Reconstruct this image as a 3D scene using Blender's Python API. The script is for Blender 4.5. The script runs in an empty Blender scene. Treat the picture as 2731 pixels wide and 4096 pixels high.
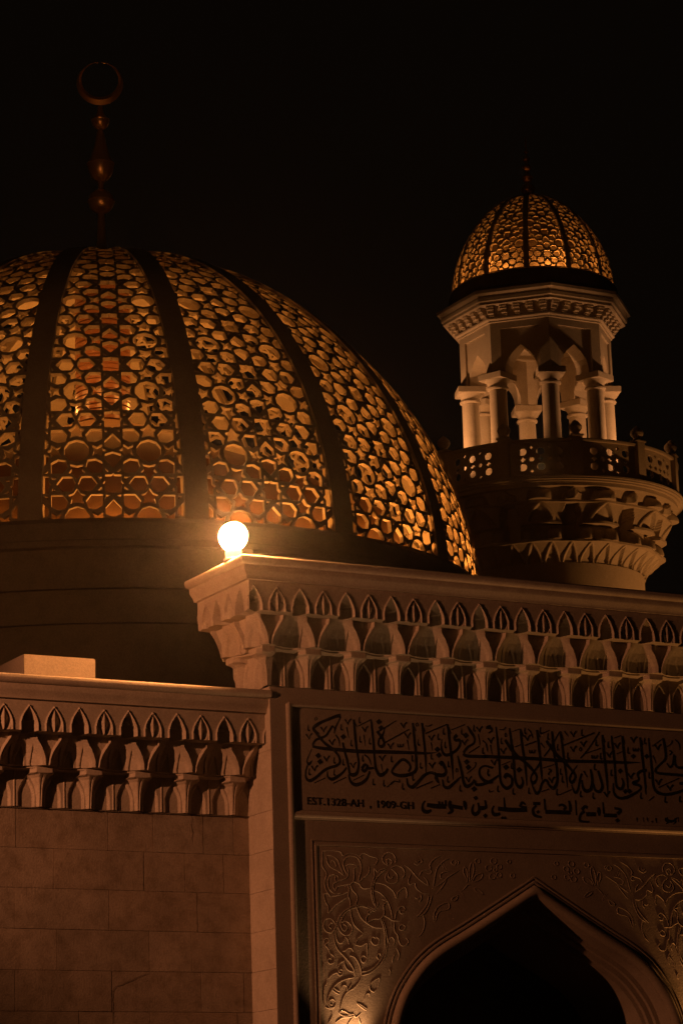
import bpy, bmesh, math, random
from math import sin, cos, pi, radians, sqrt, atan2, hypot
from mathutils import Vector, Matrix
from mathutils.geometry import delaunay_2d_cdt
random.seed(7)
SC = bpy.context.scene
COL = SC.collection

# ------------------------------------------------------------------ camera
AZ, PITCH, ROLL = radians(28.7), radians(14.0), radians(1.8)
cam_data = bpy.data.cameras.new('camera')
cam_data.sensor_fit = 'AUTO'
cam_data.sensor_width = 36.0
cam_data.lens = 11270.0 / 4096.0 * 36.0
cam_data.clip_start, cam_data.clip_end = 0.1, 4000.0
cam = bpy.data.objects.new('camera', cam_data)
COL.objects.link(cam)
fwd = Vector((sin(AZ) * cos(PITCH), cos(AZ) * cos(PITCH), sin(PITCH)))
rt0 = Vector((cos(AZ), -sin(AZ), 0.0))
up0 = rt0.cross(fwd)
rt = cos(ROLL) * rt0 - sin(ROLL) * up0
up = cos(ROLL) * up0 + sin(ROLL) * rt0
cam.matrix_world = Matrix(((rt.x, up.x, -fwd.x, 0), (rt.y, up.y, -fwd.y, 0), (rt.z, up.z, -fwd.z, 1.6), (0, 0, 0, 1)))
SC.camera = cam

# ------------------------------------------------------------------ night sky
world = bpy.data.worlds.new('World')
SC.world = world
world.use_nodes = True
wn = world.node_tree
bgn = wn.nodes['Background']
bgn.inputs['Color'].default_value = (1.0, 0.62, 0.36, 1)
bgn.inputs['Strength'].default_value = 0.0019
SC.view_settings.view_transform = 'Standard'
SC.view_settings.look = 'None'
SC.view_settings.exposure = 0.0
SC.view_settings.gamma = 1.0
SC.cycles.use_denoising = True
SC.cycles.max_bounces = 6
SC.cycles.diffuse_bounces = 3
SC.cycles.sample_clamp_indirect = 3.0

# ------------------------------------------------------------------ lamps of the place
AMBER = (1.0, 0.350, 0.145)
GOLD = (1.0, 0.345, 0.055)
def lamp(name, kind, loc, power, color=AMBER, radius=0.05, aim=None, cone=None, blend=0.3):
    d = bpy.data.lights.new(name, kind)
    d.energy, d.color = power, color
    d.shadow_soft_size = radius
    o = bpy.data.objects.new(name, d)
    COL.objects.link(o)
    o.location = loc
    if kind == 'SPOT':
        d.spot_size, d.spot_blend = radians(cone), blend
        o.rotation_euler = (Vector(aim) - Vector(loc)).to_track_quat('-Z', 'Y').to_euler()
    return o
# street floodlight away to the left, level with the cornice and close to the plane of the wall
lamp('floodlight', 'SPOT', (2.2, 21.9, 7.2), 2600, AMBER, 0.06, (13.0, 24.3, 5.9), 46, 0.75)
# added narrow spot, out of view to the left, brightens the finial
lamp('finial_fill_spot', 'SPOT', (4.0, 14.5, 6.9), 1000, AMBER, 0.15, (15.84, 36.0, 17.1), 6.2, 0.15)
# two uplights at the sides of the arch
lamp('uplight', 'SPOT', (13.63, 24.945, 3.08), 110, (1.0, 0.5, 0.21), 0.03, (13.61, 25.0, 3.75), 84, 1.0)
lamp('uplight', 'SPOT', (18.04, 24.95, 3.0), 230, (1.0, 0.41, 0.11), 0.03, (18.0, 24.97, 4.4), 90, 1.0)

# ------------------------------------------------------------------ materials
def mat_stone(name, base, var=0.12, rough=0.85, bump=0.35, scale=1.0, stain=0.25, attr=False):
    m = bpy.data.materials.new(name)
    m.use_nodes = True
    nt = m.node_tree; N = nt.nodes; L = nt.links
    b = N['Principled BSDF']
    b.inputs['Roughness'].default_value = rough
    b.inputs['Specular IOR Level'].default_value = 0.25
    tc = N.new('ShaderNodeTexCoord')
    n1 = N.new('ShaderNodeTexNoise'); n1.inputs['Scale'].default_value = 1.7 * scale; n1.inputs['Detail'].default_value = 5
    n2 = N.new('ShaderNodeTexNoise'); n2.inputs['Scale'].default_value = 55 * scale; n2.inputs['Detail'].default_value = 4
    n3 = N.new('ShaderNodeTexNoise'); n3.inputs['Scale'].default_value = 5.5 * scale; n3.inputs['Detail'].default_value = 6; n3.inputs['Roughness'].default_value = 0.7
    for n in (n1, n2, n3): L.new(tc.outputs['Object'], n.inputs['Vector'])
    r1 = N.new('ShaderNodeValToRGB')
    r1.color_ramp.elements[0].position, r1.color_ramp.elements[1].position = 0.3, 0.7
    r1.color_ramp.elements[0].color = (*[c * (1 - var) for c in base], 1)
    r1.color_ramp.elements[1].color = (*[min(1, c * (1 + var * 0.6)) for c in base], 1)
    L.new(n1.outputs['Fac'], r1.inputs['Fac'])
    r3 = N.new('ShaderNodeValToRGB')
    r3.color_ramp.elements[0].position, r3.color_ramp.elements[1].position = 0.32, 0.55
    r3.color_ramp.elements[0].color = (1 - stain, 1 - stain * 1.1, 1 - stain * 1.25, 1)
    r3.color_ramp.elements[1].color = (1, 1, 1, 1)
    L.new(n3.outputs['Fac'], r3.inputs['Fac'])
    mx = N.new('ShaderNodeMix'); mx.data_type = 'RGBA'; mx.blend_type = 'MULTIPLY'; mx.inputs['Factor'].default_value = 1
    L.new(r1.outputs['Color'], mx.inputs['A']); L.new(r3.outputs['Color'], mx.inputs['B'])
    gr = N.new('ShaderNodeMapRange'); gr.inputs['From Min'].default_value = .3; gr.inputs['From Max'].default_value = .7
    gr.inputs['To Min'].default_value = .84; gr.inputs['To Max'].default_value = 1.08
    L.new(n2.outputs['Fac'], gr.inputs['Value'])
    m3 = N.new('ShaderNodeMix'); m3.data_type = 'RGBA'; m3.blend_type = 'MULTIPLY'; m3.inputs['Factor'].default_value = 1
    L.new(mx.outputs['Result'], m3.inputs['A']); L.new(gr.outputs['Result'], m3.inputs['B'])
    out = m3.outputs['Result']
    if attr:
        a = N.new('ShaderNodeAttribute'); a.attribute_name = 'block'
        m2 = N.new('ShaderNodeMix'); m2.data_type = 'RGBA'; m2.blend_type = 'MULTIPLY'; m2.inputs['Factor'].default_value = 1
        L.new(out, m2.inputs['A']); L.new(a.outputs['Color'], m2.inputs['B'])
        out = m2.outputs['Result']
    L.new(out, b.inputs['Base Color'])
    ad = N.new('ShaderNodeMath'); ad.operation = 'MULTIPLY_ADD'; ad.inputs[1].default_value = 0.6
    L.new(n3.outputs['Fac'], ad.inputs[0]); L.new(n2.outputs['Fac'], ad.inputs[2])
    bp = N.new('ShaderNodeBump'); bp.inputs['Strength'].default_value = bump; bp.inputs['Distance'].default_value = 0.006
    L.new(ad.outputs[0], bp.inputs['Height']); L.new(bp.outputs['Normal'], b.inputs['Normal'])
    return m
def mat_plain(name, base, rough=0.6, metal=0.0, emit=None, es=0.0):
    m = bpy.data.materials.new(name)
    m.use_nodes = True
    nt = m.node_tree
    b = nt.nodes['Principled BSDF']
    n = nt.nodes.new('ShaderNodeTexNoise'); n.inputs['Scale'].default_value = 9; n.inputs['Detail'].default_value = 4
    tc = nt.nodes.new('ShaderNodeTexCoord'); nt.links.new(tc.outputs['Object'], n.inputs['Vector'])
    r = nt.nodes.new('ShaderNodeValToRGB')
    r.color_ramp.elements[0].color = (*[c * 0.85 for c in base], 1)
    r.color_ramp.elements[1].color = (*[min(1, c * 1.12) for c in base], 1)
    nt.links.new(n.outputs['Fac'], r.inputs['Fac']); nt.links.new(r.outputs['Color'], b.inputs['Base Color'])
    b.inputs['Roughness'].default_value = rough
    b.inputs['Metallic'].default_value = metal
    if emit:
        b.inputs['Emission Color'].default_value = (*emit, 1)
        b.inputs['Emission Strength'].default_value = es
    return m
M_WALL = mat_stone('limestone_blocks', (0.34, 0.275, 0.205), 0.22, attr=True, bump=0.7, stain=0.34)
M_CARVE = mat_stone('carved_limestone', (0.44, 0.37, 0.29), 0.08, bump=0.28, stain=0.14)
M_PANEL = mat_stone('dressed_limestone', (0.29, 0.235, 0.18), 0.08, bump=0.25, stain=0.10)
M_DOME = mat_stone('lattice_stone', (0.40, 0.33, 0.25), 0.12, bump=0.2, stain=0.12)
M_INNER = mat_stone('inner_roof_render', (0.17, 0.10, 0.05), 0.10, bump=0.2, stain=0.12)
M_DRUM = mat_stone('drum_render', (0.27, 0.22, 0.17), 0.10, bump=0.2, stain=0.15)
M_TOWER = mat_stone('tower_limestone', (0.44, 0.37, 0.28), 0.08, bump=0.2, stain=0.10)
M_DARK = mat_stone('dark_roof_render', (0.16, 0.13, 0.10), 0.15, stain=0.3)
M_INK = mat_plain('black_paint', (0.012, 0.010, 0.009), 0.6)
M_BRASS = mat_plain('aged_brass', (0.55, 0.34, 0.12), 0.32, 0.75)
M_STEEL = mat_plain('painted_steel', (0.30, 0.27, 0.23), 0.5)
M_GLOBE = mat_plain('lit_globe_glass', (0.8, 0.8, 0.75), 0.4, 0.0, (1.0, 0.38, 0.11), 1450.0)
M_GROUND = mat_stone('paving', (0.16, 0.14, 0.12), 0.2, bump=0.4, stain=0.3)
M_CRACK = mat_plain('crack_shadow_line', (0.13, 0.10, 0.07), 0.9)

# ------------------------------------------------------------------ helpers
def mesh_obj(name, verts, faces, mat, parent=None, loc=None, smooth=None):
    me = bpy.data.meshes.new(name)
    me.from_pydata([tuple(v) for v in verts], [], faces)
    me.materials.append(mat)
    me.update()
    if smooth is not None:
        for p in me.polygons: p.use_smooth = True
        bm = bmesh.new(); bm.from_mesh(me)
        bmesh.ops.remove_doubles(bm, verts=bm.verts, dist=1e-5)
        for e in bm.edges:
            if len(e.link_faces) == 2 and e.calc_face_angle(0) > radians(smooth): e.smooth = False
        bm.to_mesh(me); bm.free()
    o = bpy.data.objects.new(name, me)
    COL.objects.link(o)
    if parent: o.parent = parent
    if loc: o.location = loc
    return o
def thing(name, label, cat, loc=(0, 0, 0), group=None):
    o = bpy.data.objects.new(name, None)
    COL.objects.link(o)
    o.location = loc
    o['label'] = label; o['category'] = cat
    if group: o['group'] = group
    return o
def dup(o, loc=None, rotz=None, parent=None):
    c = o.copy()
    COL.objects.link(c)
    if loc is not None: c.location = loc
    if rotz is not None: c.rotation_euler = (0, 0, rotz)
    c.parent = parent if parent else o.parent
    for ch in list(o.children):
        dup(ch, None, None, c)
    return c
class MB:
    def __init__(s): s.v, s.f = [], []
    def add(s, v, f):
        k = len(s.v); s.v += [tuple(p) for p in v]; s.f += [tuple(i + k for i in q) for q in f]
    def box(s, a, b, bev=0.0):
        (x0, y0, z0), (x1, y1, z1) = a, b
        if bev <= 0:
            s.add([(x0, y0, z0), (x1, y0, z0), (x1, y1, z0), (x0, y1, z0), (x0, y0, z1), (x1, y0, z1), (x1, y1, z1), (x0, y1, z1)],
                  [(3, 2, 1, 0), (4, 5, 6, 7), (0, 1, 5, 4), (1, 2, 6, 5), (2, 3, 7, 6), (3, 0, 4, 7)])
        else:
            bm = bmesh.new()
            bmesh.ops.create_cube(bm, size=1.0)
            for v in bm.verts: v.co = Vector(((x0 + x1) / 2 + v.co.x * (x1 - x0), (y0 + y1) / 2 + v.co.y * (y1 - y0), (z0 + z1) / 2 + v.co.z * (z1 - z0)))
            bmesh.ops.bevel(bm, geom=list(bm.edges), offset=bev, segments=2, affect='EDGES')
            bm.verts.index_update()
            s.add([v.co[:] for v in bm.verts], [tuple(v.index for v in f.verts) for f in bm.faces]); bm.free()
    def lathe(s, prof, c=(0, 0), n=64, a0=0.0, a1=2 * pi):
        full = abs(a1 - a0 - 2 * pi) < 1e-6
        m = n if full else n + 1
        v = []
        for r, z in prof:
            for i in range(m):
                a = a0 + (a1 - a0) * i / n
                v.append((c[0] + r * sin(a), c[1] - r * cos(a), z))
        f = []
        for j in range(len(prof) - 1):
            for i in range(n):
                i2 = (i + 1) % m
                f.append((j * m + i, j * m + i2, (j + 1) * m + i2, (j + 1) * m + i))
        s.add(v, f)
    def tube(s, pts, r, n=8, closed_ends=True):
        pts = [Vector(p) for p in pts]
        v = []; f = []
        for i, p in enumerate(pts):
            t = (pts[min(i + 1, len(pts) - 1)] - pts[max(i - 1, 0)])
            if t.length < 1e-9: t = Vector((0, 0, 1))
            t.normalize()
            a = t.cross(Vector((0, 1, 0)))
            if a.length < 1e-3: a = t.cross(Vector((1, 0, 0)))
            a.normalize(); b = t.cross(a)
            rr = r[i] if isinstance(r, (list, tuple)) else r
            for k in range(n):
                q = 2 * pi * k / n
                v.append(p + a * cos(q) * rr + b * sin(q) * rr)
        for i in range(len(pts) - 1):
            for k in range(n):
                f.append((i * n + k, i * n + (k + 1) % n, (i + 1) * n + (k + 1) % n, (i + 1) * n + k))
        if closed_ends:
            f.append(tuple(range(n - 1, -1, -1))); f.append(tuple((len(pts) - 1) * n + k for k in range(n)))
        s.add(v, f)
    def build(s, name, mat, parent=None, smooth=None, loc=None):
        return mesh_obj(name, s.v, s.f, mat, parent, loc, smooth)
def itp(x, xs, ys):
    if x <= xs[0]: return ys[0]
    for i in range(1, len(xs)):
        if x <= xs[i]:
            t = (x - xs[i - 1]) / (xs[i] - xs[i - 1])
            return ys[i - 1] + t * (ys[i] - ys[i - 1])
    return ys[-1]
def catmull(pts, sub=4):
    if len(pts) < 3: return pts
    out = []
    n = len(pts)
    for i in range(n - 1):
        p0, p1, p2, p3 = pts[max(i - 1, 0)], pts[i], pts[i + 1], pts[min(i + 2, n - 1)]
        for k in range(sub):
            t = k / sub
            out.append(tuple(0.5 * ((2 * b) + (c - a) * t + (2 * a - 5 * b + 4 * c - d) * t * t + (3 * b - a - 3 * c + d) * t ** 3) for a, b, c, d in zip(p0, p1, p2, p3)))
    out.append(pts[-1])
    return out

# ================================================================== GROUND
g = mesh_obj('ground', [(-600, -600, 0), (600, -600, 0), (600, 900, 0), (-600, 900, 0)], [(0, 1, 2, 3)], M_GROUND)
g['kind'] = 'structure'

# ================================================================== MUQARNAS (stalactite cornice)
P = 0.525
CZ = [0, .08, .16, .233, .28, .306, .315, .38, .3801, .40, .507, .586, .65, .68, .6801, .983]
CD = [.055, .06, .07, .09, .105, .145, .165, .165, .20, .20, .212, .235, .268, .285, .425, .425]
def arch(hw, zs, za, z):
    if z < zs: return hw
    if z >= za: return -1.0
    return hw * (1 - ((z - zs) / (za - zs)) ** 1.75)
def muq(x, z):
    """outward projection of the cornice at distance x from a leg axis and height z"""
    a = abs(((x + P / 2) % P) - P / 2)
    w = P / 2 - a
    if z <= 0.38:
        d = 0.030
        hw = arch(.082, .12, .288, z)
        ex = abs(a - .138)
        if hw > 0 and ex < hw: d = 0.006 if ex < hw - .012 else 0.018
        if w < .006: d += .008
        lw = itp(z, [0, .1, .2, .28, .31, .38], [.030, .034, .052, .088, .12, .12])
        ld = itp(z, [0, .16, .233, .28, .306, .335, .38], [.062, .075, .090, .112, .148, .17, .17])
        if a < lw:
            d = max(d, .03 + (ld - .03) * min(1, (lw - a) / (lw * .62)))
            if a < .005 and z < .3: d -= .010
        if z > .312:
            if a < .13: d = max(d, itp(a, [0, .085, .13], [.17, .17, .10]))
            if z > .358: d = max(d, itp(a, [0, .085, .20, .2625], [.17, .17, .10, .09]))
        return d
    if z <= 0.68:
        F = itp(z, [.38, .68], [.255, .305])
        hw = itp(z, [.38, .45, .50, .55, .60, .63, .68], [.240, .232, .214, .188, .156, .136, .130])
        if w < hw:
            bk = itp(z, [.38, .50, .586, .65, .68], [.150, .165, .205, .258, .285])
            t = w / hw
            d = bk + (F - bk) * max(0, (t - .32) / .68)
            e = abs(t - .66)
            k = arch(.21, .40, .585, z)
            if k > 0 and e < k: d -= .020 if e < k - .035 else .006
            k = arch(.20, .40, .56, z)
            if k > 0 and t < k: d -= .018
            return min(d, F)
        if w < hw + .010: return F
        return F - itp(z, [.38, .46, .62, .68], [.020, .040, .050, .050])
    F = .425
    if z > .955: return F
    def rim(e, hw):                      # splayed rim rising towards the opening
        return F + .020 * max(0.0, 1 - (e - hw) / .020)
    hs = arch(.082, .745, .910, z)
    ho = arch(.102, .745, .930, z)
    if ho > 0 and a < ho:
        if hs < 0 or a > hs: return rim(a, max(hs, 0))
        kw = itp(z, [.672, .80, .905], [0, .064, 0])
        if a < kw: return .392 + .046 * (1 - a / kw)
        return .390 + .035 * min(1, (a - kw) / .05) * (1 if z < .80 else .4)
    hn = arch(.084, .735, .912, z)
    ho = arch(.104, .735, .932, z)
    if ho > 0 and w < ho:
        if hn < 0 or w > hn: return rim(w, max(hn, 0))
        if z < .79:
            if w > .074: return .405
            return .255 + .12 * (w / .074) ** 1.5
        k = arch(.060, .79, .890, z)
        if k > 0 and w < k: return .26 + .10 * (w / .06) ** 1.4
        return .395
    return F
def muq_s(x, z):
    lo, hi = (0, .38) if z <= .38 else (.3801, .68) if z <= .68 else (.6801, .983)
    t = 0.0
    for dz in (-.0035, 0, .0035):
        zz_ = min(max(z + dz, lo), hi)
        for dx in (-.003, 0, .003): t += muq(x + dx, zz_)
    return t / 9
ZL = sorted(set([round(.983 * i / 116, 5) for i in range(117)] + [.311, .313, .357, .359, .3799, .3803, .6799, .6803, .7895, .7905]))
ZL = [z for z in ZL]
def muq_strip(xs, off=0.0):
    """heightfield strip; xs are distances from a leg axis, local x = xs, y = -projection"""
    v, f = [], []
    n = len(xs)
    for z in ZL:
        for x in xs: v.append((x, -muq_s(x, z), z))
    for j in range(len(ZL) - 1):
        for i in range(n - 1):
            f.append((j * n + i, j * n + i + 1, (j + 1) * n + i + 1, (j + 1) * n + i))
    # flat soffit under the first course
    k = len(v)
    for x in xs: v.append((x, 0.0, 0.0))
    for i in range(n - 1): f.append((k + i, k + i + 1, i + 1, i))
    return v, f
def lin(a, b, n): return [a + (b - a) * i / n for i in range(n + 1)]
SLAB = [(.40, .983), (.468, .983), (.471, 1.000), (.480, 1.020), (.503, 1.052), (.515, 1.070), (.517, 1.118), (.540, 1.122), (.560, 1.134), (.571, 1.152),
        (.574, 1.172), (.568, 1.192), (.550, 1.206), (.52, 1.212)]

# ================================================================== WING WALL (left, lower)
YW, ZW = 25.54, 5.56
wing = thing('wing_wall', 'long low limestone block wall left of the portal, ending under a stalactite cornice', 'wall', (10.5, 25.54, 0))
def loc_in(par, v): return [(p[0] - par.location.x, p[1] - par.location.y, p[2] - par.location.z) for p in v]
def add_part(mb, name, mat, par, smooth=None):
    return mesh_obj(name, loc_in(par, mb.v), mb.f, mat, par, None, smooth)
# stone blocks: own boxes with fine joints over a backing wall
mb = MB(); cols = []
zt = 5.553
heights = [.393, .389, .394, .396, .393] + [.393] * 9
joints = {0: [9.10, 9.70, 10.26, 11.24, 11.73, 12.28, 12.62], 1: [9.4, 9.86, 10.66, 11.62, 12.07, 12.5], 2: [9.2, 10.25, 11.24, 12.20], 3: [9.0, 9.9, 10.69, 11.67, 12.13], 4: [9.3, 10.25, 11.26, 12.23, 12.7]}
zz = zt
for k, h in enumerate(heights):
    z1, z0 = zz, zz - h
    if z0 < 0: z0 = 0.0
    js = joints.get(k) or [8.6 + .3 * (k % 2) + .95 * i + random.uniform(-.12, .12) for i in range(5)]
    xs = [7.9] + js + [12.80]
    for a, b in zip(xs, xs[1:]):
        dy = random.uniform(-.0025, .0025)
        n0 = len(mb.f)
        mb.box((a + .0012, YW + dy, z0 + .0009), (b - .0009, YW + .2, z1 - .0009), .0025)
        c = random.uniform(.89, 1.03); wv = random.uniform(-.05, .03)
        cols += [(c, c * (1 + wv * .5), c * (1 + wv), 1)] * (len(mb.f) - n0)
    zz = z0
    if zz <= 0: break
wl = add_part(mb, 'block_wall', M_WALL, wing)
at = wl.data.color_attributes.new('block', 'FLOAT_COLOR', 'CORNER')
for p in wl.data.polygons:
    for li in p.loop_indices: at.data[li].color = cols[p.index]
mb = MB(); mb.box((7.9, YW + .012, 0), (12.80, YW + .5, 6.55)); add_part(mb, 'mortar_core', M_DARK, wing)
mb = MB(); mb.box((7.9, YW - .018, ZW - .014), (12.80, YW + .1, ZW - .002)); add_part(mb, 'bed_strip', M_DARK, wing)
# cracks in two of the blocks
def crack(pts, par, y, wd=.004):
    m = MB()
    P2 = [Vector((p[0], 0, p[1])) for p in pts]
    v = []
    for i, p in enumerate(P2):
        t = (P2[min(i + 1, len(P2) - 1)] - P2[max(i - 1, 0)]).normalized()
        nrm = Vector((-t.z, 0, t.x)) * wd * (.5 if i in (0, len(P2) - 1) else random.uniform(.6, 1.1))
        v += [(p.x - nrm.x, y, p.z - nrm.z), (p.x + nrm.x, y, p.z + nrm.z)]
    m.add(v, [(2 * i, 2 * i + 1, 2 * i + 3, 2 * i + 2) for i in range(len(P2) - 1)])
    return add_part(m, 'crack', M_CRACK, par)
crack([(12.155, 5.545), (12.162, 5.50), (12.15, 5.45), (12.158, 5.40), (12.168, 5.36), (12.155, 5.32), (12.160, 5.27)], wing, YW - .0042, .0026)
crack([(11.28, 3.22), (11.272, 3.40), (11.265, 3.60), (11.262, 3.72), (11.275, 3.80), (11.31, 3.835), (11.37, 3.85), (11.41, 3.872), (11.47, 3.89), (11.55, 3.93), (11.66, 3.965)], wing, YW - .0042, .0036)
v, f = muq_strip(lin(-P / 2, P / 2, 88))
proto = mesh_obj('muqarnas_niche', v, f, M_CARVE, wing, (0.0 - 0.0, 0.0, ZW), None)
for k in range(-4, 5):
    lc = (10.50 + k * P - wing.location.x, YW - wing.location.y, ZW)
    if k == -4: proto.location = lc; MUQ_MESH = proto.data
    else: dup(proto, lc)
mb = MB()
sx0, sx1 = 8.13, 12.804
prof = [(YW - d, ZW + z) for d, z in SLAB] + [(YW + .25, ZW + 1.212), (YW + .25, ZW + .983)]
n = len(prof)
segs = [sx0, 9.45, 9.452, 11.06, 11.062, sx1]
for x in (sx0, sx1): mb.add([(x, y, z) for y, z in prof], [tuple(range(n)) if x == sx1 else tuple(range(n - 1, -1, -1))])
mb.add([(x, y, z) for x in (sx0, sx1) for y, z in prof], [(i, n + i, n + (i + 1) % n, (i + 1) % n) for i in range(n)])
add_part(mb, 'coping_slab', M_CARVE, wing, 35)

# ================================================================== ROOF AND BLOCK ON IT
hall = thing('prayer_hall', 'dark flat roofed hall behind the portal that carries the big dome', 'building', (15.84, 33, 0))
mb = MB(); mb.box((6.0, 27.80, 0), (26.0, 48, 6.62)); mb.box((6.0, 26.06, 0), (13.05, 27.79, 6.62)); mb.box((18.63, 26.06, 0), (26.0, 27.79, 6.62)); add_part(mb, 'hall_wall', M_DARK, hall)
mb = MB(); mb.box((5.9, 26.06, 6.622), (26.1, 48.1, 6.70)); add_part(mb, 'flat_roof', M_DARK, hall)
blk = thing('masonry_block', 'small bright rendered block on the wing roof behind the coping', 'block', (11.0, 26.5, 6.70))
mb = MB(); mb.box((10.62, 26.2, 6.702), (11.41, 26.9, 7.222), .006); add_part(mb, 'render_body', M_PANEL, blk)

# ================================================================== PORTAL
XL, XR, XM = 12.80, 18.88, 15.84
YF, YP, ZP = 25.0, 25.014, 6.81
portal = thing('portal', 'tall limestone portal with pointed arch, black calligraphy panel and stalactite cornice', 'gateway', (XM, 25.0, 0))
ARCH = [(15.84, 4.815), (15.41, 4.570), (15.044, 4.365), (14.681, 4.168), (14.465, 4.004), (14.30, 3.812), (14.206, 3.655), (14.128, 3.445), (14.085, 3.20), (14.07, 2.95), (14.07, 0.0)]
def arch_line(off):
    """offset of the arch outline, left half bottom to apex then right half down"""
    pts = catmull(ARCH[:-1], 4) + [ARCH[-1]]
    out = []
    for i, p in enumerate(pts):
        if i == 0: t = Vector((pts[1][0] - p[0], pts[1][1] - p[1]))
        else:
            q = pts[min(i + 1, len(pts) - 1)]; o_ = pts[i - 1]
            t = Vector((q[0] - o_[0], q[1] - o_[1]))
        t.normalize()
        nrm = Vector((t.y, -t.x)) if True else None      # points outwards (to the left / up)
        x, z = p[0] + nrm.x * off, p[1] + nrm.y * off
        if i == 0: x, z = XM, p[1] + off / max(.3, abs(nrm.y))
        out.append((min(x, XM), z))
    out[-1] = (out[-2][0], 0.0)
    left = out[::-1]
    return left + [(2 * XM - x, z) for x, z in out[1:]]
# front wall with the arch cut out
def wall_with_arch(x0, x1, ztop, y0, y1, off, name, mat, par):
    al = arch_line(off)
    m = MB()
    outer = [(x0, 0.0), (x0, ztop), (x1, ztop), (x1, 0.0)]
    poly = outer + al[::-1]
    bm = bmesh.new()
    vs = [bm.verts.new((x, y0, z)) for x, z in poly]
    fc = bm.faces.new(vs)
    r = bmesh.ops.extrude_face_region(bm, geom=[fc])
    for e in r['geom']:
        if isinstance(e, bmesh.types.BMVert): e.co.y = y1
    bmesh.ops.recalc_face_normals(bm, faces=bm.faces)
    bmesh.ops.triangulate(bm, faces=[q for q in bm.faces if len(q.verts) > 4])
    bm.verts.index_update()
    m.add([q.co[:] for q in bm.verts], [tuple(q.index for q in ff.verts) for ff in bm.faces]); bm.free()
    return add_part(m, name, mat, par)
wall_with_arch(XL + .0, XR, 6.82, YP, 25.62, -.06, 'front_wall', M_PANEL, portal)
mb = MB(); mb.box((XL, 25.622, 5.0), (XR, 25.766, ZP + 1.0)); mb.box((XL + .02, YP, 6.822), (XR - .02, 25.62, ZP + 1.0)); add_part(mb, 'parapet_core', M_PANEL, portal)
# border of the front, standing 6 cm proud of the field
mb = MB()
mb.box((XL, YF, 0), (XL + .235, YP - .0015, 6.615)); mb.box((XR - .235, YF, 0), (XR, YP - .0015, 6.615)); mb.box((XL, YF, 6.6155), (XR, YP - .0015, 6.812))
add_part(mb, 'border', M_PANEL, portal)
mb = MB()
q = [(XL + .205, YF + .002, 0), (XL + .205, YF + .002, 6.64), (XR - .205, YF + .002, 6.64), (XR - .205, YF + .002, 0)]
mb.tube([q[0], q[1]], .032, 14); mb.tube([q[2], q[3]], .032, 14); mb.tube([(XL + .205, YF + .006, 6.637), (XR - .205, YF + .006, 6.637)], .028, 12)
add_part(mb, 'roll_moulding', M_PANEL, portal, 40)
# ledge under the inscription
mb = MB()
pr = [(YP - .0005, 5.470), (YP - .010, 5.470), (YP - .014, 5.488), (YP - .028, 5.492), (YP - .036, 5.505), (YP - .038, 5.522), (YP - .03, 5.540), (YP - .022, 5.546), (YP - .014, 5.560), (YP - .0005, 5.562)]
n = len(pr)
mb.add([(x, y, z) for x in (XL + .237, XR - .237) for y, z in pr], [(i, n + i, n + i + 1, i + 1) for i in range(n - 1)])
add_part(mb, 'panel_ledge', M_PANEL, portal, 40)
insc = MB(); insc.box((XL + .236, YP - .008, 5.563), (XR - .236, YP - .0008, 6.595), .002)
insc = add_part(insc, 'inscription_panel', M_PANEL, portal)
# frame of the carved field: a raised double fillet that leaves a groove
mb = MB()
for o_, w_, d_ in ((0.0, .018, .010), (-.045, .012, .006)):
    x0, x1, zt_ = 13.285 + o_, 2 * XM - 13.285 - o_, 5.215 - o_ 
    mb.box((x0 - w_, YP - d_, 0), (x0, YP - .0006, zt_)); mb.box((x1, YP - d_, 0), (x1 + w_, YP - .0006, zt_)); mb.box((x0 - w_, YP - d_, zt_ + .0005), (x1 + w_, YP - .0006, zt_ + w_))
add_part(mb, 'field_fillet', M_PANEL, portal)
# arch mouldings: rolls swept round the arch
def sweep_arch(prof, off0, name):
    m = MB()
    rows = []
    for o_, y in prof: rows.append([(x, y, z) for x, z in arch_line(off0 + o_)])
    n = len(rows[0]); v = [p for r in rows for p in r]
    f = [(j * n + i, j * n + i + 1, (j + 1) * n + i + 1, (j + 1) * n + i) for j in range(len(rows) - 1) for i in range(n - 1)]
    m.add(v, f)
    return add_part(m, name, M_PANEL, portal, 50)
cir = lambda c, y, r, a0, a1, n=9: [(c + r * cos(radians(a0 + (a1 - a0) * i / n)), y - r * sin(radians(a0 + (a1 - a0) * i / n))) for i in range(n + 1)]
sweep_arch([(.135, YP - .0005), (.135, YP - .010), (.120, YP - .014), (.118, YP - .006), (.095, YP - .006), (.092, YP - .018), (.075, YP - .020), (.07, YP - .004)] + cir(.0, YP - .004, .058, 0, 180, 12) + [(-.06, YP + .05), (-.062, YP + .30)], 0.0, 'arch_moulding')
sweep_arch([(-.0605, YP + .20), (-.11, YP + .205), (-.118, YP + .24), (-.17, YP + .245), (-.175, YP + .29), (-.215, YP + .30), (-.22, 26.40)], 0.0, 'arch_reveal')
# dark lobby behind the arch
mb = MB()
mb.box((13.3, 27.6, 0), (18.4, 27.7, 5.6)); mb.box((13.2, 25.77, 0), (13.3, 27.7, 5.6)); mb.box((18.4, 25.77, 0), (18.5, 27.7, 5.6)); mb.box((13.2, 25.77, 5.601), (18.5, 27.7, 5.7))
add_part(mb, 'lobby_shell', M_DARK, portal)
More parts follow.
